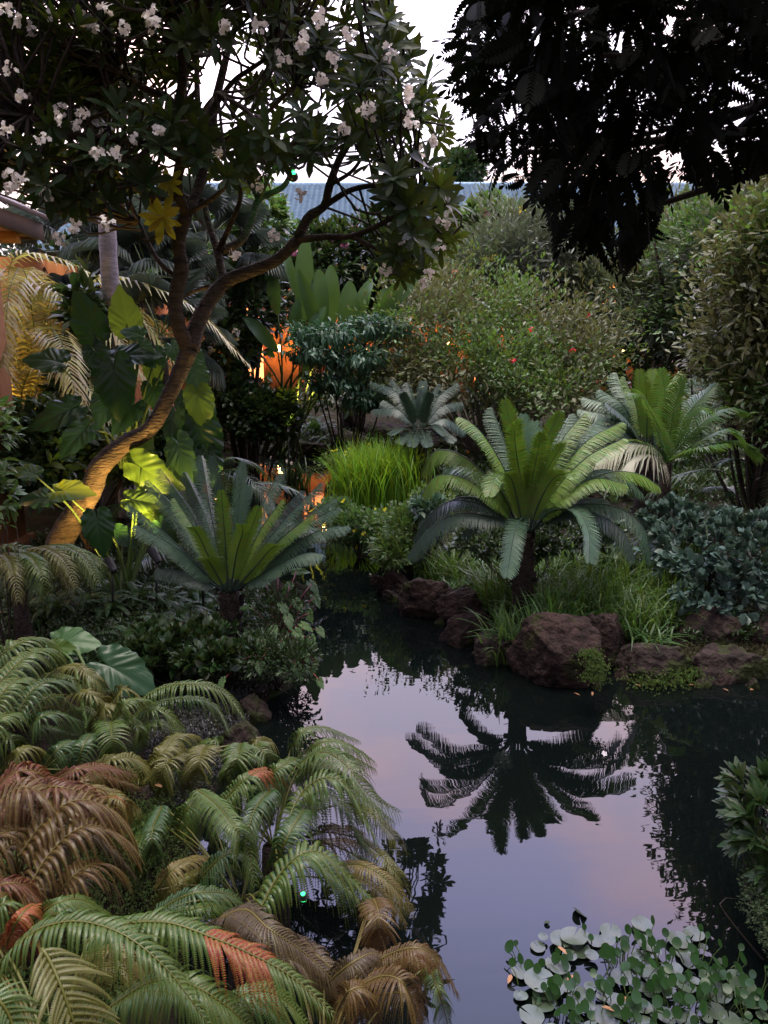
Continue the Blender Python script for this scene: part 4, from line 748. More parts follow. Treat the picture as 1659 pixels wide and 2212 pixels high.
def sword_fern(px, py, label, n=14, L=.5, Lm=.06, mat=fg, Y=None, el=(1.3, .2), name='sword_fern', nl=34):
    p = GG(px, py) if Y is None else P(px, py, Y); g = max(.0, g1(p[0], p[1])); t = thing(name, label, 'fern', (p[0], p[1], g))
    for i in range(n):
        a = rng.uniform(0, .4)+i*2.4; e_ = el[0]+(el[1]-el[0])*i/n; l = L*rng.uniform(.75, 1.1); h = np.array([math.cos(a), math.sin(a), 0]); b0 = np.array([p[0], p[1], g-.01])
        pth = [b0, b0+h*l*.35*math.cos(e_)+[0, 0, l*.4*math.sin(e_)+.03], b0+h*l*.75*math.cos(e_*.8)+[0, 0, l*.6*math.sin(e_)], b0+h*l*(.95)+[0, 0, l*.35*math.sin(e_)]]
        m_ = MB(); frond_pinnate(m_, pth, np.cross(h, [0, 0, 1]), nl, Lm, Lm*.2, .05, 5, 30, .06, lambda x: np.clip((1.02-x)/.8, 0, 1)**.6, .15, .004, tilt=.2); m_.build('frond', [mat, mat], t)
for a in ((680, 940, 'green fern on the far shore beside the lit yellow plant', 20, 1.1, .14), (730, 965, 'fern at the far shore rocks, right of another fern', 14, .8, .11), (610, 985, 'small fern at the far left waterline', 12, .6, .09)): sword_fern(*a)
ORD = ['leftmost', 'second from the left', 'third from the left', 'fourth from the left', 'fifth from the left', 'sixth from the left', 'seventh from the left', 'eighth from the left', 'ninth from the left', 'tenth from the left']
def ordl(i, L_, cut=1335):
    row = [a for a in L_ if (a[1] < cut) == (L_[i][1] < cut)]; return ORD[sorted(row).index(L_[i])]
SF = [(240, 1330), (300, 1305), (360, 1320), (420, 1300), (395, 1350), (335, 1375), (280, 1400), (450, 1365), (460, 1330), (190, 1320), (120, 1330), (60, 1340), (240, 1290), (540, 1350)]
for i, a in enumerate(SF):
    sword_fern(a[0], a[1], 'dim sword fern left of the left cycad, %s in the %s row' % (ordl(i, SF), 'back' if a[1] < 1335 else 'front'), 12, .34, .05)
shrub('understory_shrub', 'dark shrub in the shade right under the large cycad crown', 'shrub', [blob(1230, 1150, 7.1, 110, 40, .3), blob(1050, 1165, 7.1, 80, 35, .3), blob(1140, 1185, 6.9, 60, 30, .2)], 500, T_leaf(.2, .05, .3, 3), 6, .07, deepg, up=.5, off=.03, nst=16, stemr=.008)
# grass along the rocky bank
m_ = MB(); gb = samp([(880, 1215), (1000, 1200), (1500, 1230), (1500, 1330), (1440, 1380), (1340, 1385), (1100, 1345), (920, 1290)], 3000, .12)
gb = np.array(gb); gb[:, 2] -= .02; cl = np.sin(gb[:, 0]*7)*np.sin(gb[:, 1]*6+gb[:, 0]*3)
grass(m_, gb, rng.uniform(.30, .60, len(gb))*(1+.4*cl), rng.uniform(.15, 1.0, len(gb)), .013)
tag(m_.build('bank_grass', grs), 'long green grass growing behind the red rocks of the bank', 'grass', kind='stuff')
for i, (x, y, lb) in enumerate(((1395, 1400, 'green strappy clump hanging over the rock ledge right of the big rock'), (985, 1300, 'strappy grass clump behind the small pointed rock'), (920, 1245, 'strappy clump above the leftmost red rocks'), (1190, 1335, 'strappy clump just behind the big flat topped rock'))):
    p = GG(x, y); straps(x, y, p[1], lb, 60, .34, .02, 1.0, mat=leafm('strappy_green_leaf', (.055, .12, .03), (.16, .28, .04), .35, .25, .3), sp=.07)
for i, (x, y, lb) in enumerate(((1560, 1318, 'small bronze bromeliad on the layered rock at the right'), (1610, 1335, 'olive bromeliad right of the bronze one'), (1490, 1310, 'olive bromeliad at the left end of the layered rock'))):
    p = GG(x, y); straps(x, y, p[1], lb, 26, .16, .022, 1.0, mat=leafm('bromeliad_leaf', (.14, .13, .05), (.2, .2, .05), .35, .2, .3), sp=.02, name='bromeliad', cat='bromeliad')

front_clumps()
# ================================================================== rocks
rockm = solid('red_lava_rock', (.010, .008, .007), (.060, .038, .031), 7, .95, 1.0, c3=(.030, .036, .012), c3cut=.60, bs=26, spec=.15)
rockd = solid('dark_lava_rock', (.012, .009, .008), (.055, .040, .034), 6, .95, 1.0, c3=(.03, .04, .012), c3cut=.52, bs=20, spec=.15)
import bmesh
def rock(x0, x1, y0, y1, label, dep=.8, mat=None, seed=0, flat=.0, dy=0., group=None, name='rock'):
    mat = mat or rockm; cx_ = (x0+x1)/2; wpt = G(cx_, y1-(y1-y0)*.06, 0.); Y0 = wpt[1]; k = mpp(y1, Y0); rx = (x1-x0)/2*k; ry = rx*dep; c = np.array([P(cx_, y1, Y0+ry*.8)[0], Y0+ry*.8+dy, 0]); topz = P(cx_, y0, Y0+ry*.9)[2]; topz = max(topz, .08)
    bm = bmesh.new(); bmesh.ops.create_icosphere(bm, subdivisions=5, radius=1); rg = np.random.default_rng(seed+100)
    pl = [(nrm(rg.normal(size=3)*[1, 1, .8]+[0, 0, .2]), rg.uniform(.50, .78)) for _ in range(13)]+[(nrm(np.array([rg.normal()*.2, -.1+rg.normal()*.1, 1])), .62 if flat else .8)]
    for v in bm.verts:
        p = np.array(v.co)
        for n_, d_ in pl:
            s_ = p@n_
            if s_ > d_: p = p-n_*(s_-d_)*.93
        q = Vector(p*1.6+rg_off(seed)); nz_ = mnoise.fractal(q, 1, 2, 5)*.13+mnoise.fractal(q*4, .8, 2, 5)*.055; p = p*(1+nz_); v.co = p
    vs = np.array([v.co for v in bm.verts]); mn, mxx_ = vs.min(0), vs.max(0); vs = (vs-mn)/(mxx_-mn)*2-1; zb = -.25
    vs = vs*[rx, ry, 1]; vs[:, 2] = zb+(vs[:, 2]+1)/2*(topz-zb); vs += [c[0], c[1], 0]
    tr = np.array([[v.index for v in f.verts] for f in bm.faces]); bm.free()
    o_ = MB().add(vs-np.array([c[0], c[1], 0]), None, tr).build(name, mat, None, smooth=True); o_.location = (float(c[0]), float(c[1]), 0); tag(o_, label, 'rock', group); return o_
def rg_off(s): return np.array([s*3.1, s*1.7, s*.9])
for i, r_ in enumerate(((812, 905, 1221, 1296, 'round red rock, leftmost of the bank row beside the channel'), (858, 985, 1244, 1342, 'red rock second from the left, leaning on the round one'), (935, 1060, 1268, 1358, 'mossy topped red rock third from the left in the bank row'),
                     (945, 1068, 1320, 1402, 'small pointed rock left of the big flat topped rock'), (1090, 1296, 1328, 1496, 'largest rock, flat topped reddish block with moss on its right side', 1.0), (1200, 1356, 1318, 1452, 'rounded rock right behind the largest block'))):
    rock(*r_[:5], dep=.8 if len(r_) < 6 else .75, seed=i, flat=1 if i == 4 else 0)
for i, r_ in enumerate(((1015, 1135, 1364, 1440, 'low flat mossy slab left of the largest rock'), (1325, 1500, 1385, 1480, 'low mossy ledge right of the largest rock'), (1480, 1680, 1395, 1484, 'low mossy ledge at the right edge waterline'), (1425, 1605, 1305, 1440, 'layered dark rock under the bromeliads'), (1572, 1720, 1310, 1440, 'dark red rock at the right edge'), (1538, 1608, 1403, 1452, 'small reddish rock on the ledge near the right edge'),
                     (470, 570, 950, 992, 'mossy boulder at the far left of the back shore'), (555, 640, 955, 990, 'dark boulder on the back shore beside the mossy one'), (625, 720, 950, 992, 'dark ledge rock at the middle of the back shore'), (700, 800, 925, 985, 'long grey ledge rock below the ferns of the back shore'), (780, 900, 912, 972, 'grey rounded ledge at the right of the back shore'), (880, 1010, 930, 972, 'dark ledge rock at the foot of the small dark cycad'),
                     (470, 575, 1560, 1660, 'brown rock edging the left bank beside the black water'), (500, 590, 1500, 1570, 'rough brown rock under the trailing plant'), (600, 690, 1255, 1330, 'brown rock under the right side of the left cycad'))):
    rock(*r_[:5], dep=.7, seed=i+20, mat=rockd)
edge_px = [(822, 1262), (852, 1300), (905, 1325), (948, 1348), (1050, 1402), (1085, 1425), (1150, 1462), (1290, 1488), (1350, 1470), (1400, 1484), (1450, 1478), (1510, 1486), (1560, 1482), (1620, 1488)]
for i, (x, y) in enumerate(edge_px):
    r_ = rng.uniform(16, 30); rock(x-r_, x+r_, y-r_*1.0, y+4, 'small dark stone at the waterline, %s of the right bank' % (ORD+['eleventh from the left', 'twelfth from the left', 'thirteenth from the left', 'rightmost'])[i], dep=.9, mat=[rockm, rockd][i % 2], seed=60+i, group='small stones along the waterline of the right bank', name='stone')
mossm = leafm('moss_tuft', (.06, .10, .02), (.12, .2, .03), .6, .2, .4)
def moss(pts, label, n=900, r=.12, sz=.02):
    m_ = MB(); 
    for p in pts: q = p+rng.normal(size=(n//len(pts), 3))*[r, r, r*.35]; foliage(m_, q, np.repeat([[0, -.2, 1.]], len(q), 0), SM, 3, sz, .4, 1.0)
    tag(m_.build('moss', mossm), label, 'moss', kind='stuff')
moss([P(1290, 1440, 5.1), P(1285, 1465, 5.05), P(1275, 1415, 5.2)], 'yellow-green moss on the right side of the largest rock', 900, .045, .018)
moss([G(1430, 1462, .05), G(1480, 1455, .06), G(1395, 1470, .03)], 'green moss cushion at the waterline right of the largest rock', 1500, .09, .02)
moss([GG(280, 1905)+[0, 0, .25], GG(300, 1880)+[0, 0, .25], GG(270, 1850)+[0, 0, .2]], 'green mossy mound among the bronze ferns', 2400, .10, .014)

# ================================================================== elephant ears
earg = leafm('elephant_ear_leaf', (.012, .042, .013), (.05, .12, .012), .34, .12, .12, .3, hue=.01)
earl = leafm('lit_ear_leaf', (.06, .115, .018), (.22, .30, .02), .35, .30, .12, hue=.01)  # lighter copy of the ear leaf, lamp glow put into its colour
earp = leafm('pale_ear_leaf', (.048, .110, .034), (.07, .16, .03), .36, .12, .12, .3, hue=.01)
def earmesh(seed=0, wav=1.):
    rg = np.random.default_rng(seed); nt_, nr_ = 84, 9; th = np.linspace(-math.pi, math.pi, nt_+1); A = np.degrees(np.abs(th))
    r = np.interp(A, [0, 12, 30, 60, 95, 125, 150, 165, 175, 180], [1.2, .96, .74, .58, .50, .52, .52, .44, .25, .06])
    r = r*(1+.03*np.sin(th*17+rg.uniform(0, 6))*wav); ph = rg.uniform(0, 6); v = []
    for i in range(nr_+1):
        s = i/nr_; rr_ = r*s; x = np.sin(th)*rr_; y = np.cos(th)*rr_
        z = .014*np.sin((y-np.abs(x)*.9)*27)*np.clip(np.abs(x)*7, 0, 1)*wav+.24*np.abs(x)-.20*np.maximum(y, 0)**2-.42*np.abs(x)**2+.045*s**3*np.sin(th*7+ph)*wav
        v.append(np.stack([x, y, z], 1))
    v = np.concatenate(v); W = nt_+1; q = []
    for i in range(nr_):
        a = i*W+np.arange(nt_); q.append(np.stack([a, a+1, a+1+W, a+W], -1))
    return v, np.concatenate(q)
EARS = [earmesh(i) for i in range(4)]
def ear_plant(label, root, Y, leaves, name='elephant_ear', k_=1., sr=.016):
    rp = P(*root, Y); rp[2] = max(0, g1(rp[0], rp[1])) if rp[2] < 1.2 else rp[2]; t = thing(name, label, 'elephant ear', (rp[0], rp[1], g1(rp[0], rp[1]) if rp[2] < 1.2 else rp[2]))
    for (x, y, sz, ang, nx_, nz_, dY, mt) in leaves:
        c = P(x, y, Y+dY); k = mpp(y, Y+dY)*sz*k_*1.08; a = R(ang); D = np.array([math.cos(a), -.25, math.sin(a)]); Nn = nrm(np.array([nx_, -1. if nz_ < 2 else -.3, min(nz_, 1.5)]))
        D = nrm(D-Nn*(D@Nn)); X_ = np.cross(D, Nn); Rm = np.stack([X_, D, Nn], -1)[None]; ev = EARS[rng.integers(4)]
        m_ = MB(); v, q, _ = inst(ev[0], ev[1], None, c[None], Rm, np.array([k])); m_.add(v, q); mat = {'d': earg, 'l': earl, 'p': earp}[mt]
        lf = m_.build('leaf', mat, t, smooth=True)
        s_ = MB(); rb_ = rp+rng.normal(size=3)*[.05, .05, 0]; s_.add(*tube(crs([rb_, rb_*.45+c*.55+np.array([0, .1, .12]), c-Nn*.004], 10), np.linspace(sr, sr*.5, 10), 6)); s_.build('stem', earl if mt == 'l' else stem_g, t)
    return t
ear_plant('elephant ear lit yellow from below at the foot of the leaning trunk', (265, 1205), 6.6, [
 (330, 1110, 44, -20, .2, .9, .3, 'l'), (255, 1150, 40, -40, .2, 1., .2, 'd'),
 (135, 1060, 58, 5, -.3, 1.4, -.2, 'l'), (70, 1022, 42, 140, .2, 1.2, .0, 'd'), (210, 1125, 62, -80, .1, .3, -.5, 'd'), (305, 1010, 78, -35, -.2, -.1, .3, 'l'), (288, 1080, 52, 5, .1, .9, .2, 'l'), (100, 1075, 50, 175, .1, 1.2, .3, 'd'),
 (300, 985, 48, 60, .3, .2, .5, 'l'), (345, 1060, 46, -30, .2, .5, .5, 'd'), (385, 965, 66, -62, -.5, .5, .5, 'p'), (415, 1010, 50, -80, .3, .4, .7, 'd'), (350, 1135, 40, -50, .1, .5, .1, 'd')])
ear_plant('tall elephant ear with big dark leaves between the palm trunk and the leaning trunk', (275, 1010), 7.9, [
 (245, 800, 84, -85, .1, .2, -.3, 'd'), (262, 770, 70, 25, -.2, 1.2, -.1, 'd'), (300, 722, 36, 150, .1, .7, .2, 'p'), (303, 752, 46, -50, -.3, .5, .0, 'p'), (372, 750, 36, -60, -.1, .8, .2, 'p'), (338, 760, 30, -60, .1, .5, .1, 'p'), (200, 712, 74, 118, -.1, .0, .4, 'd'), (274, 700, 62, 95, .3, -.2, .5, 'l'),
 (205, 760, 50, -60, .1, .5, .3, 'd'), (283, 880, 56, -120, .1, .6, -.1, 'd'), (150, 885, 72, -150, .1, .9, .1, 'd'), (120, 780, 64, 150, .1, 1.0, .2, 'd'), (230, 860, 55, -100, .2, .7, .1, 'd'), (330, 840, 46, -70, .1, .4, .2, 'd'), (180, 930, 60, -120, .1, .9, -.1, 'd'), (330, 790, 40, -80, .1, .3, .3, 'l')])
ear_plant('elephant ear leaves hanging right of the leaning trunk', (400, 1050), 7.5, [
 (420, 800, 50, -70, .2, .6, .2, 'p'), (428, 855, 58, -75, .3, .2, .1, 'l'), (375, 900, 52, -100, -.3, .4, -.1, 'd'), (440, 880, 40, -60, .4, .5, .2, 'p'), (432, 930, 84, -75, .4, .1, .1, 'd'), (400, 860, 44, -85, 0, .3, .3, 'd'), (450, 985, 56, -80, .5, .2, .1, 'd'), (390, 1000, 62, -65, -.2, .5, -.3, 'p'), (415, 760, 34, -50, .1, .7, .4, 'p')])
t = ear_plant('two large elephant ear leaves rising behind the near ferns', (190, 1500), 4.3, [(135, 1385, 66, 12, -.15, 1.4, .6, 'p'), (118, 1398, 34, 10, .3, .6, .4, 'l'), (238, 1440, 92, -22, .15, 1.0, -.1, 'd')])
# trailing plant at the water edge
t = thing('trailing_plant', 'trailing plant with lobed leaves hanging over the left bank by the bright channel', 'plant', GG(600, 1430)); rb = np.array(t.location)
stm = leafm('red_stem', (.12, .02, .02), None, .5, .1)
for i, (x, y, s_, a, Y_, mt) in enumerate(((600, 1240, 26, 150, 6.3, 'l'), (640, 1235, 26, 20, 6.3, 'l'), (672, 1262, 26, -60, 6.2, 'd'), (625, 1265, 24, -120, 6.1, 'l'), (575, 1265, 24, 170, 6.2, 'd'), (680, 1290, 24, -70, 6.0, 'd'), (640, 1300, 25, -60, 5.8, 'd'), (668, 1325, 24, -50, 5.7, 'd'), (622, 1335, 26, -80, 5.6, 'd'),
                                (590, 1360, 26, -90, 5.4, 'd'), (640, 1365, 26, -50, 5.4, 'd'), (672, 1380, 26, -60, 5.4, 'd'), (612, 1395, 26, -80, 5.2, 'd'), (655, 1410, 26, -60, 5.2, 'd'), (682, 1430, 24, -70, 5.1, 'd'), (610, 1310, 26, -70, 5.7, 'd'), (565, 1385, 24, -90, 5.2, 'd'), (640, 1440, 26, -75, 5.0, 'd'), (480, 1470, 22, -80, 4.8, 'd'),
                                (560, 1435, 22, -80, 5.0, 'd'), (690, 1360, 20, -60, 5.5, 'd'), (545, 1310, 24, 160, 5.9, 'd'), (690, 1470, 20, -60, 4.95, 'd'), (655, 1350, 22, -30, 5.5, 'l'), (590, 1290, 22, -140, 5.9, 'd'))):
    c = P(x, y, Y_); D = nrm(np.array([math.cos(R(a)), -.3, math.sin(R(a))])); Nn = nrm(np.array([rng.normal()*.3, -.6, .9])); D = nrm(D-Nn*(D@Nn)); ev = EARS[i % 4]
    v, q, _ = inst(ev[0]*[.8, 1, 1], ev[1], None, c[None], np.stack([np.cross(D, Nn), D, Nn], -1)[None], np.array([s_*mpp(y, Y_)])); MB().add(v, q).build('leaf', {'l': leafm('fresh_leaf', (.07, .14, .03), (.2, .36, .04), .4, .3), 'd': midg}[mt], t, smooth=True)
    MB().add(*tube(crs([rb+rng.normal(size=3)*[.08, .06, 0], rb*.5+c*.5+[0, 0, .12], c], 8), .006, 5)).build('stem', stm, t)
shrub('bank_shrub', 'fine leaved green shrub below the left cycad at the pond edge', 'shrub', [blob(600, 1330, 5.9, 60, 50, .3), blob(560, 1410, 5.2, 70, 40, .25), blob(640, 1430, 5.1, 40, 40, .2)], 900, SM, 5, .045, deepg, off=.04, nst=16, stemr=.008)
shrub('lobed_groundcover', 'low dark plant with lobed leaves in front of the left cycad', 'plant', [blob(410, 1390, 5.3, 95, 40, .35), blob(330, 1400, 5.2, 60, 35, .3), blob(450, 1420, 5.0, 60, 25, .2)], 360, T_leaf(.3, .04, .2, 3), 6, .075, deepg, up=.9, off=.02, nst=18, stemr=.007)

# ================================================================== ground cover on the left bank
def cover(name, poly, n, label, tm, size, mat, hgt=.05, kk=3):
    pts = samp(poly, n, .03); pts[:, 2] += rng.uniform(0, hgt, n)
    pts = np.array(pts); m_ = MB(); foliage(m_, pts, np.repeat([[0, 0, .6]], n, 0), tm, kk, size, .3, .9, off=.01); return tag(m_.build(name, mat), label, 'ground cover', kind='stuff')
greyl = leafm('dark_grey_leaf', (.035, .036, .036), None, .35, .08, .5)
cover('grey_ground_cover', [(380, 1440), (560, 1450), (640, 1500), (545, 1600), (480, 1680), (400, 1760), (300, 1740), (330, 1560)], 5200, 'tiny dark grey leaves carpeting the left bank', SM, .024, greyl, .04)
cover('green_ground_cover', [(0, 1230), (470, 1240), (640, 1330), (640, 1460), (350, 1460), (0, 1450)], 6500, 'low dark green plants in the shade of the left bank', SM, .045, deepg, .10)
cover('mossy_ground_cover', [(250, 1650), (470, 1660), (420, 1800), (400, 2100), (0, 2300), (0, 1850)], 6500, 'tiny green leaves under the near ferns', SM, .018, mossm, .04)
cover('shade_ground_cover', [(0, 1160), (260, 1170), (430, 1060), (460, 1240), (0, 1290)], 2500, 'dark leaves around the foot of the leaning trunk', SM, .06, deepg, .12)
cover('bank_ground_cover', [(860, 1180), (1659, 1060), (1659, 1400), (1400, 1400), (1050, 1330), (900, 1250)], 4500, 'dark low plants under the cycad and shrubs of the right bank', SM, .045, deepg, .14)
cover('back_ground_cover', [(440, 930), (1659, 930), (1659, 1080), (1000, 1100), (900, 985), (440, 975)], 4500, 'dim low plants on the ground of the back garden', SM, .12, deepg, .25)
cover('edge_moss', [(1100, 1400), (1659, 1390), (1659, 1475), (1340, 1480)], 3500, 'moss and debris on the rock ledges of the right bank', SM, .018, leafm('brown_moss', (.05, .045, .018), None, .7, .1, .5), .02)

# ================================================================== foreground tree ferns
fm_g = leafm('fern_green', (.040, .076, .011), (.07, .12, .012), .36, .08, .10, .35)
fm_b = leafm('fern_blue_green', (.020, .054, .014), (.04, .09, .012), .36, .08, .10, .35)
fm_o = leafm('fern_olive', (.074, .076, .012), (.12, .11, .012), .38, .08, .10, .35)
fm_t = leafm('fern_tan', (.115, .090, .026), (.26, .18, .08), .42, .15, .25)
fm_z = leafm('fern_bronze', (.066, .038, .009), (.22, .11, .05), .36, .15, .30)
fm_r = leafm('fern_red', (.074, .022, .009), (.28, .07, .03), .42, .15, .28)
fm_p = leafm('fern_purple_brown', (.040, .027, .014), (.09, .05, .03), .42, .12, .3)
fm_rust = leafm('fern_rust', (.19, .050, .015), (.4, .1, .03), .45, .15, .2)
FMAT = {'g': fm_g, 'b': fm_b, 'o': fm_o, 't': fm_t, 'z': fm_z, 'r': fm_r, 'p': fm_p, 'u': fm_rust}
def treefern(label, rootpx, zr, fronds, name='tree_fern', n=30, npl=16):
    rp = G(*rootpx, zr); g = max(0, g1(rp[0], rp[1])); t = thing(name, label, 'tree fern', (rp[0], rp[1], g)); top = np.array([rp[0], rp[1], zr])
    MB().add(*tube([(rp[0], rp[1], g-.05), ((rp[0]), rp[1], (g+zr)/2), top], [.07, .06, .05], 10)).build('trunk', caud, t)
    extra = []
    for f in fronds:
        if f[1] >= 40 and 'zs' not in (f[4] if len(f) > 4 else {}):
            dx, dy_ = rng.normal()*14-12, rng.uniform(14, 34)
            extra.append((f[0] if rng.random() < .5 else {'g': 'b', 'b': 'g', 'o': 'g', 'z': 'p', 'r': 'z', 't': 'o', 'p': 'z', 'u': 'r'}[f[0]], f[1]*rng.uniform(.75, .95), f[2]-.20, [(x+dx+rng.normal()*5, y+dy_+rng.normal()*5) for x, y in f[3]], {'droop': 1.1}))
    for f in list(fronds)+extra:
        col, L_, za, pts = f[:4]; opt = f[4] if len(f) > 4 else {}
        k = len(pts); zs = [za-.18*abs(i/(k-1)-.45)*2 - (.12*max(0, i/(k-1)-.6) if k > 1 else 0) for i in range(k)]
        if 'zs' in opt: zs = opt['zs']
        w_ = [G(x, y, z) for (x, y), z in zip(pts, zs)]; kk = mpp(pts[len(pts)//2][1], w_[len(pts)//2][1])*1.05
        az_ = w_[-1]-w_[0]; az_[2] = 0; sd = np.cross(nrm(az_), [0, 0, 1])
        m_ = MB(); mt = FMAT[col]; Ll = L_*kk; rl = sum(np.linalg.norm(w_[i+1]-w_[i]) for i in range(k-1))
        n_ = int(np.clip(rl/(Ll*.125), 16, 54)); npl_ = int(np.clip(L_/3.2, 15, 30))
        fern_frond(m_, w_, top, Ll, n_, npl_, opt.get('droop', .85)*1.3, sd, red=opt.get('red'), curl=0, fwd=opt.get('fwd', 25))
        o_ = m_.build('frond', [mt, FMAT[opt.get('rm', {'r': 't', 'z': 't', 'p': 't'}.get(col, 'o'))], fm_rust], t)
        if opt.get('lab'): o_['label'] = opt['lab']
    return t
treefern('green tree fern at the left edge, mid height, below the pale round leaf', (40, 1560), .75, [
 ('g', 66, 1.0, [(-25, 1440), (30, 1395), (80, 1378), (118, 1402)]), ('g', 70, 1.0, [(-30, 1510), (40, 1430), (95, 1402), (140, 1440)]), ('b', 64, .95, [(30, 1560), (70, 1490), (128, 1470), (196, 1520)]), ('g', 66, .98, [(-30, 1560), (10, 1490), (50, 1465), (80, 1500)]), ('o', 44, .9, [(130, 1440), (165, 1440), (205, 1465), (246, 1510)]),
 ('b', 46, .85, [(50, 1575), (85, 1550), (125, 1540), (185, 1562)]), ('g', 46, .8, [(-20, 1588), (10, 1588), (35, 1604), (52, 1632)]), ('o', 40, .85, [(150, 1500), (185, 1495), (220, 1510), (250, 1540)]), ('g', 60, .9, [(-30, 1620), (-10, 1560), (40, 1540), (70, 1580)])])
treefern('olive and green tree fern with a facing frond, in the middle of the left bank', (240, 1600), .5, [
 ('o', 44, .8, [(240, 1515), (262, 1490), (285, 1495), (304, 1528)]), ('g', 52, .72, [(292, 1520), (350, 1486), (430, 1478), (490, 1500), (528, 1552)], {'lab': 'long arching frond reaching right over the grey ground cover'}), ('g', 44, .7, [(275, 1555), (320, 1533), (360, 1540), (402, 1580)]), ('g', 44, .8, [(236, 1548), (240, 1575), (243, 1610), (246, 1655)], {'droop': .5, 'fwd': 10}),
 ('o', 42, .8, [(195, 1560), (225, 1530), (255, 1526), (285, 1550)]), ('b', 44, .75, [(165, 1665), (180, 1610), (200, 1585), (215, 1605)]), ('b', 42, .75, [(90, 1665), (125, 1618), (155, 1600), (178, 1610)]), ('g', 30, .7, [(265, 1545), (290, 1560), (305, 1585), (314, 1618)]), ('g', 38, .85, [(240, 1560), (270, 1520), (300, 1510), (335, 1520)])])
treefern('yellow-olive tree fern with short arching fronds along the middle of the left bank', (300, 1700), .45, [
 ('o', 56, .8, [(190, 1665), (240, 1640), (290, 1638), (340, 1670)]), ('o', 50, .72, [(320, 1668), (350, 1625), (385, 1588), (428, 1590)]), ('o', 48, .7, [(385, 1625), (365, 1640), (350, 1672), (338, 1722)], {'droop': .5}), ('o', 46, .68, [(450, 1610), (435, 1625), (428, 1660), (424, 1705)], {'droop': .5}), ('g', 50, .68, [(520, 1605), (515, 1625), (510, 1655), (505, 1695)], {'droop': .5}),
 ('g', 42, .68, [(535, 1604), (560, 1615), (578, 1640), (585, 1670)], {'droop': .6}), ('o', 40, .8, [(10, 1668), (40, 1625), (75, 1614), (100, 1650)]), ('o', 34, .65, [(590, 1602), (560, 1600), (540, 1612), (530, 1640)]), ('g', 30, .6, [(480, 1602), (470, 1598), (440, 1602), (410, 1622)])])
treefern('rusty red and bronze tree fern at the left edge', (40, 1900), .55, [
 ('r', 46, .9, [(105, 1692), (160, 1664), (215, 1655), (292, 1672)]), ('r', 84, 1.0, [(-10, 1700), (35, 1668), (80, 1668), (125, 1712)]), ('t', 42, .9, [(95, 1715), (170, 1700), (240, 1712), (304, 1752)]), ('z', 110, 1.05, [(-50, 1800), (0, 1730), (60, 1700), (130, 1745), (165, 1800)]), ('z', 115, 1.0, [(40, 1850), (95, 1775), (165, 1728), (245, 1750), (285, 1810)]),
 ('r', 100, 1.02, [(0, 1760), (60, 1710), (130, 1700), (215, 1730), (265, 1775)]), ('z', 105, .95, [(60, 1920), (110, 1840), (180, 1785), (250, 1800), (292, 1862)]), ('z', 90, .95, [(-60, 1880), (-10, 1810), (40, 1790), (90, 1820)]), ('z', 80, .85, [(110, 1960), (160, 1890), (215, 1865), (262, 1900)]), ('z', 70, .8, [(20, 1980), (60, 1930), (110, 1905), (160, 1930)]),
 ('o', 36, .95, [(215, 1725), (250, 1722), (275, 1742), (285, 1778)], {'rm': 'u'}), ('r', 60, 1.05, [(-50, 1950), (0, 1912), (50, 1912), (95, 1955)])])
treefern('big green tree fern filling the bottom left corner', (130, 2350), .95, [
 ('g', 100, 1.38, [(-60, 2210), (0, 2090), (70, 2015), (165, 1990), (265, 2018), (350, 2083), (405, 2150), (460, 2230)], {'zs': [1.1, 1.25, 1.33, 1.38, 1.38, 1.34, 1.28, 1.2], 'lab': 'broad green frond arching across the corner'}),
 ('g', 95, 1.3, [(190, 2030), (260, 1998), (360, 1993), (450, 2022), (540, 2060), (630, 2110), (720, 2190)], {'zs': [1.2, 1.26, 1.3, 1.28, 1.24, 1.18, 1.1], 'red': (.48, .72), 'lab': 'green frond with a rusty red middle stretch'}),
 ('g', 46, 1.2, [(75, 1988), (120, 1952), (175, 1944), (246, 1982)]), ('o', 105, 1.45, [(92, 2050), (112, 2085), (135, 2140), (165, 2230), (175, 2290)], {'droop': .45, 'zs': [1.5, 1.48, 1.45, 1.38, 1.3], 'lab': 'olive frond facing the viewer in the corner'}), ('g', 80, 1.5, [(-40, 2150), (-5, 2160), (25, 2210), (40, 2300)], {'droop': .5, 'zs': [1.5, 1.5, 1.46, 1.4]}),
 ('u', 56, 1.2, [(10, 2050), (40, 1985), (72, 1955), (100, 1960)], {'droop': 1.2, 'lab': 'drooping rusty frond at the left edge'}), ('g', 50, 1.15, [(-40, 1990), (0, 1955), (30, 1950), (60, 1975)]), ('t', 60, 1.1, [(180, 2060), (250, 2050), (300, 2080), (350, 2150)], {'droop': 1.4}), ('g', 90, 1.25, [(230, 2180), (330, 2120), (420, 2130), (520, 2200), (560, 2260)]), ('g', 80, 1.1, [(440, 2230), (520, 2150), (600, 2150), (680, 2230)])])
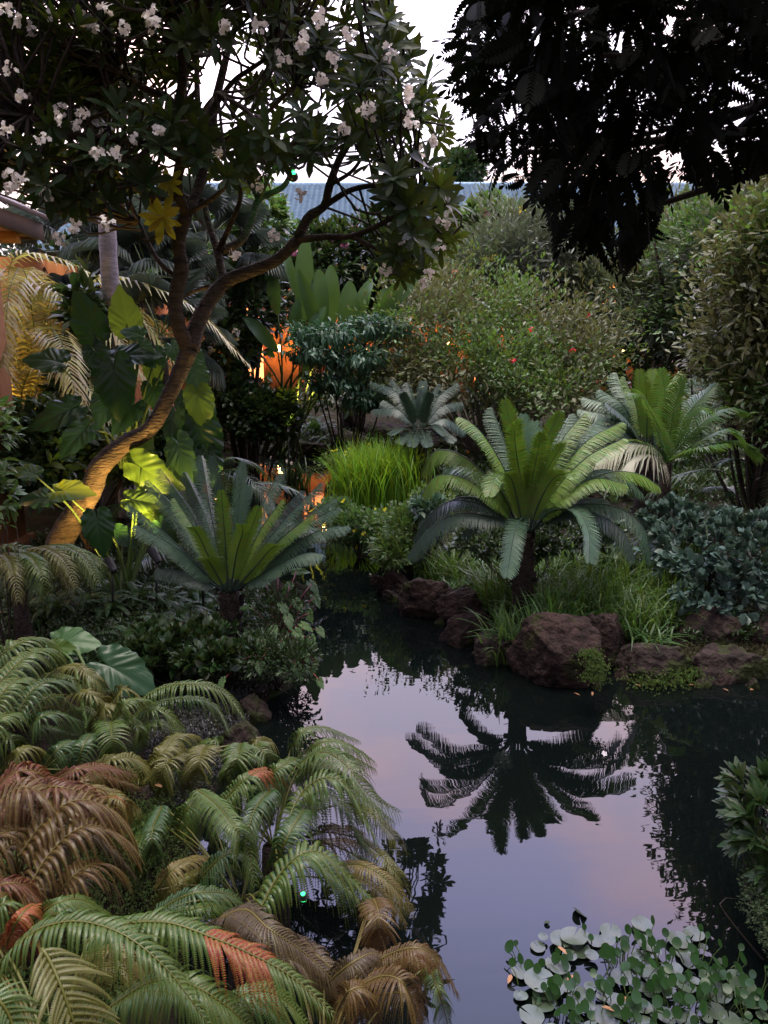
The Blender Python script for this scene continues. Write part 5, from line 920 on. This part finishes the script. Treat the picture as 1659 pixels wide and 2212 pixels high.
treefern('green tree fern leaning over the water at the middle of the left bank', (590, 1830), .45, [
 ('g', 34, .85, [(628, 1618), (650, 1582), (700, 1572), (776, 1600)]), ('g', 42, .82, [(640, 1640), (700, 1602), (755, 1612), (809, 1645)]), ('g', 70, .85, [(650, 1650), (700, 1625), (750, 1655), (795, 1715), (862, 1755)]), ('g', 80, .85, [(612, 1795), (650, 1715), (700, 1680), (745, 1695), (778, 1755), (812, 1812)]), ('b', 62, .8, [(600, 1865), (625, 1800), (660, 1745), (690, 1728)]),
 ('o', 36, .6, [(745, 1735), (800, 1755), (845, 1800), (881, 1846)]), ('p', 56, .5, [(665, 1810), (705, 1792), (750, 1790), (790, 1800)], {'droop': 1.1}), ('o', 40, .5, [(776, 1810), (820, 1845), (860, 1890), (891, 1942)]), ('g', 55, .8, [(480, 1735), (530, 1682), (580, 1664), (626, 1697)], {'red': (.35, .7)}), ('g', 46, .78, [(560, 1700), (600, 1660), (640, 1640), (670, 1655)]),
 ('b', 50, .7, [(540, 1760), (575, 1700), (615, 1675), (640, 1690)])])
treefern('dark green tree fern hanging at the water below the leaning fern', (520, 1950), .5, [
 ('g', 62, .85, [(425, 1705), (465, 1735), (505, 1785), (535, 1835), (552, 1915)]), ('b', 56, .8, [(590, 1700), (555, 1740), (535, 1800), (540, 1860)]), ('g', 96, .95, [(562, 1965), (600, 1895), (650, 1845), (700, 1845), (755, 1895), (806, 1943)], {'lab': 'bright green frond arching over the small green light'}), ('t', 50, .75, [(335, 1925), (370, 1880), (415, 1855), (465, 1850)], {'droop': 1.0}),
 ('b', 62, .85, [(310, 1995), (370, 1950), (430, 1928), (500, 1935), (545, 1975)]), ('t', 46, .55, [(725, 1868), (785, 1870), (840, 1905), (893, 1968)]), ('g', 50, .7, [(380, 1790), (410, 1740), (450, 1720), (480, 1740)]), ('b', 60, .75, [(430, 1900), (480, 1850), (520, 1845), (560, 1880)]), ('b', 46, .7, [(350, 1740), (330, 1790), (330, 1830), (345, 1870)])])
treefern('purple-brown and bronze tree fern at the bottom centre beside the water', (700, 2350), .6, [
 ('p', 66, 1.0, [(470, 1985), (530, 1965), (580, 2005), (660, 2060), (738, 2135)]), ('z', 52, .85, [(806, 1940), (816, 1965), (818, 2010), (814, 2062)], {'droop': .5}), ('z', 46, .9, [(770, 2110), (840, 2062), (905, 2048), (950, 2080), (990, 2150)]), ('z', 72, .98, [(760, 2140), (820, 2110), (865, 2118), (892, 2165), (900, 2230)]), ('z', 52, 1.0, [(730, 2180), (755, 2140), (790, 2138), (800, 2200)], {'droop': .7}),
 ('g', 32, .8, [(925, 2085), (940, 2120), (955, 2165), (972, 2230)]), ('p', 56, .8, [(620, 2020), (680, 2060), (735, 2110), (780, 2160)]), ('p', 50, .9, [(700, 2130), (760, 2080), (810, 2060), (850, 2090)]), ('z', 40, .8, [(850, 2080), (890, 2060), (930, 2090), (950, 2150)], {'rm': 'r'}), ('p', 60, .95, [(540, 2100), (590, 2060), (650, 2080), (700, 2160)])])
treefern('tree fern spreading flat at the left edge beside the building post', (40, 1260), .95, [
 ('g', 64, 1.2, [(-60, 1215), (0, 1182), (60, 1190), (100, 1245)], {'droop': .8}), ('o', 60, 1.2, [(60, 1185), (100, 1185), (140, 1210), (165, 1270)]), ('g', 56, 1.2, [(90, 1180), (140, 1180), (185, 1205), (215, 1262)]), ('g', 44, 1.15, [(130, 1182), (175, 1192), (215, 1215), (240, 1255)]), ('o', 60, 1.2, [(-30, 1200), (10, 1200), (30, 1240), (40, 1300)]), ('g', 60, 1.2, [(20, 1195), (60, 1200), (90, 1240), (100, 1290)])])

# ================================================================== water plants
padm = leafm('lily_pad_leaf', (.045, .070, .038), (.1, .2, .1), .3, .05, .45, .5, hue=.04)
hyam = leafm('upright_pad_leaf', (.016, .046, .011), (.10, .22, .03), .3, .25, .3)
padp = []
for s_ in range(5):
    rg = np.random.default_rng(s_); th = np.linspace(.10, 2*np.pi-.10, 30); v = [(0, 0, 0)]
    for f_ in (.5, 1.): v += [(math.cos(a)*f_*(1+.02*math.sin(a*7+s_)), math.sin(a)*f_*(1+.02*math.sin(a*7+s_)), .02*f_+.03*f_**4*math.sin(a*3+s_)+(.03 if f_ == 1 else 0)) for a in th]
    tr = [(0, 1+i, 2+i) for i in range(29)]; q = [(1+i, 31+i, 32+i, 2+i) for i in range(29)]; m_ = MB().add(v, q, tr); me = m_.build('lily_pad', padm, None, smooth=True); padp.append(me.data); bpy.data.objects.remove(me)
pol = [(1110, 2130), (1120, 2075), (1150, 2040), (1190, 2010), (1260, 1990), (1310, 2005), (1380, 1990), (1440, 2010), (1500, 2010), (1540, 2060), (1600, 2110), (1659, 2150), (1700, 2260), (1160, 2280)]
def pad(x, y, s_, label=None, z=None, tilt=.08, group='lily pads lying in the floating mat'):
    p = G(x, y, .012 if z is None else z); o_ = bpy.data.objects.new('lily_pad', padp[rng.integers(5)]); COL.objects.link(o_); o_.location = p; o_.rotation_euler = (rng.normal()*tilt, rng.normal()*tilt, rng.uniform(0, 6.28)); o_.scale = (s_,)*3
    tag(o_, label or 'pale round lily pad overlapping others in the floating mat at the bottom right', 'lily pad', group)
cnt = 0
while cnt < 105:
    x = rng.uniform(1100, 1700); y = rng.uniform(1985, 2280)
    if not inpoly(x, y, pol): continue
    pad(x, y, rng.uniform(.018, .054), z=.006+.0012*(cnt % 26)+rng.uniform(0, .001), tilt=.035); cnt += 1
pad(1166, 2117, .066, 'large pale lily pad at the left side of the floating mat', .05, .03); pad(1240, 2022, .062, 'large split lily pad at the upper left of the floating mat', .045, .05); pad(1415, 2110, .05, 'pale lily pad under the upright round leaves', .05)
pad(1252, 1971, .038, 'single lily pad floating alone above the mat', .012, .25, None); pad(1182, 1992, .014, 'tiny lily pad left of the lone floating one', .01, .2, None)
th_ = np.linspace(0, 2*np.pi, 15)[:-1]; hl = (np.vstack([[(0, .5, -.06)], np.c_[np.sin(th_)*.44, .5-np.cos(th_)*.5, .02*np.cos(2*th_)]]), None, [(0, 1+i, 1+(i+1) % 14) for i in range(14)])
def pond_leaves(x, y, n, label, hmax=.16, sp=.11, s_=.046):
    p = G(x, y, 0); t = thing('water_hyacinth', label, 'water plant', p, 'upright round leaved water plants in the mat')
    for i in range(n):
        a = rng.uniform(0, 6.28); d = sp*math.sqrt(rng.random()); h = rng.uniform(.03, hmax); c = p+[math.cos(a)*d, math.sin(a)*d, h]; Nn = nrm(np.array([rng.normal()*.45, -.75+rng.normal()*.35, .7])); D = nrm(np.array([rng.normal()*.4, .2, 1.])); D = nrm(D-Nn*(D@Nn)); m_ = MB(); v, q, tt_ = inst(*hl, (c-D*s_*.5)[None], frame(D[None], Nn[None]), np.array([s_*rng.uniform(.45, 1.15)])); m_.add(v, q, tt_); m_.build('leaf', hyam, t)
        MB().add(*tube(crs([p+[math.cos(a)*d*.4, math.sin(a)*d*.4, -.02], p+[math.cos(a)*d*.8, math.sin(a)*d*.8, h*.5], c-D*s_*.5], 6), .0022, 4)).build('stem', stem_g, t)
PLV = [(1130, 2085, 5, .07), (1225, 2090, 5, .07), (1290, 2050, 5, .1), (1345, 2085, 10, .14), (1400, 2060, 8, .15), (1450, 2105, 12, .17), (1510, 2090, 10, .14), (1570, 2118, 10, .14),
       (1135, 2150, 6, .08), (1225, 2150, 9, .12), (1300, 2130, 7, .12), (1380, 2135, 12, .16), (1500, 2160, 14, .17), (1560, 2175, 14, .17), (1630, 2160, 10, .15),
       (1215, 2195, 7, .1), (1285, 2205, 8, .13), (1340, 2185, 12, .16), (1390, 2215, 12, .16), (1430, 2182, 14, .17), (1480, 2215, 14, .17), (1640, 2215, 12, .16)]
row = lambda y: 0 if y < 2120 else 1 if y < 2180 else 2
for (x, y, n, h_) in PLV:
    rr_ = sorted(a for a in PLV if row(a[1]) == row(y)); pond_leaves(x, y, n, 'upright round leaves in the lily mat, %s in the %s row' % (ORD[rr_.index((x, y, n, h_))], ('back', 'middle', 'front')[row(y)]), h_)
lt = leafm('fallen_leaf', (.30, .15, .07), (.3, .16, .06), .5, .15, .3); wp = leafm('fallen_petal', (.75, .70, .66), None, .5, .2, .1)
for i, (x, y, zz) in enumerate(((1225, 2120, .06), (1205, 2045, .07), (1300, 2175, .07), (1340, 2150, .07), (1105, 2105, .012), (1308, 1468, .012), (1280, 1494, .012), (1240, 1497, .012), (1372, 1478, .012), (1500, 1480, .012), (1620, 1490, .012), (1560, 1488, .012), (350, 1700, .55))):
    p = G(x, y, zz); m_ = MB().add(T_leaf(.2, .1, .1, 3)[0]*.05, T_leaf(.2, .1, .1, 3)[1]); o_ = m_.build('fallen_leaf', lt); o_.location = p; o_.rotation_euler = (rng.normal()*.15, rng.normal()*.15, rng.uniform(0, 6)); tag(o_, 'small orange brown fallen leaf floating on the pond', 'leaf', 'fallen leaves on the pond')
for i, (x, y) in enumerate(((768, 1663), (1036, 1397), (850, 1290), (663, 1452), (705, 1466), (800, 1240), (585, 988), (620, 996), (680, 998), (1305, 1628), (630, 1000), (560, 1002), (520, 1004))):
    p = G(x, y, .012); o_ = flower_cluster(p, .025 if y > 1100 else .05, wp, None, 'fallen_flower', n=1, spread=.1); tag(o_, 'white fallen frangipani blossom floating on the water', 'flower', 'fallen blossoms on the water')

# ================================================================== lamps in the garden
fixture((-5.2, 9.3, .75), (-6.2, 12.0, 2.6), 'spotlight on the ground aimed at the feathery palms by the lit wall', 1100, (1, .55, .13), 95)
fixture(P(470, 1080, 7.6), P(400, 420, 7.2), 'spotlight in the undergrowth aimed up into the frangipani crown', 110, (1, .66, .24), 50)
fixture(P(330, 1190, 6.4), P(225, 1000, 6.95), 'small spotlight in the undergrowth aimed up at the leaning trunk', 340, (1, .60, .16), 80)
fixture(P(235, 1215, 6.2), P(150, 1080, 6.9), 'small spotlight aimed at the foot of the leaning trunk', 130, (1, .60, .16), 70)
fixture(P(430, 1130, 6.6), P(400, 880, 7.1), 'small spotlight under the right elephant ears', 45, (1, .66, .22), 70)
fixture(P(640, 910, 14.8), P(660, 760, 15.6), 'spotlight at the foot of the tall paddle leaves', 700, (1, .62, .2), 60)
fixture(P(622, 925, 14.0), P(618, 870, 14.6), 'spotlight lighting a small yellow-green plant on the far shore', 60, (1, .8, .2), 60)
shrub('lit_plant', 'small yellow-green plant glowing in lamp light on the far shore', 'plant', [blob(618, 872, 14.4, 16, 24, .15)], 40, T_leaf(.25, .05, .2, 3), 4, .16, earl, off=.04, nst=6, stemr=.01)
fixture(P(330, 640, 6.4), P(352, 480, 6.7), 'downlight clipped in the fork, lighting the yellow rosette', 14, (1, .7, .2), 60) if False else None
ggl = emis('green_glow', (.05, 1, .25), 4)
def green(loc, to, label, en, sz=1.):
    loc = np.array(loc); t = thing('green_lamp', label, 'lamp', loc); d = nrm(np.array(to)-loc)
    MB().add(*tube([loc-d*.06*sz, loc-d*.01*sz, loc], [.015*sz, .03*sz, .034*sz], 12, cap=False)).build('housing', metal, t)
    bm = bmesh.new(); bmesh.ops.create_uvsphere(bm, u_segments=16, v_segments=10, radius=.030*sz); vs = np.array([v.co for v in bm.verts])+loc+d*.006; qs = [[v.index for v in f.verts] for f in bm.faces]; bm.free()
    MB().add(vs, [f for f in qs if len(f) == 4], [f for f in qs if len(f) == 3]).build('bulb', ggl, t); lampo(loc+d*.05*sz, en, (.05, 1, .2), .03, 120, to)
green(P(632, 381, 7.3), P(600, 520, 9), 'green glowing lamp in the frangipani branches before the roof', 6, 1.6)
green(P(655, 1936, 1.75), P(660, 1990, 1.9), 'added green lamp standing in for a green glint under the near arching fern frond', .1, .42)  # made-up lamp in place of a green reflection
#END#
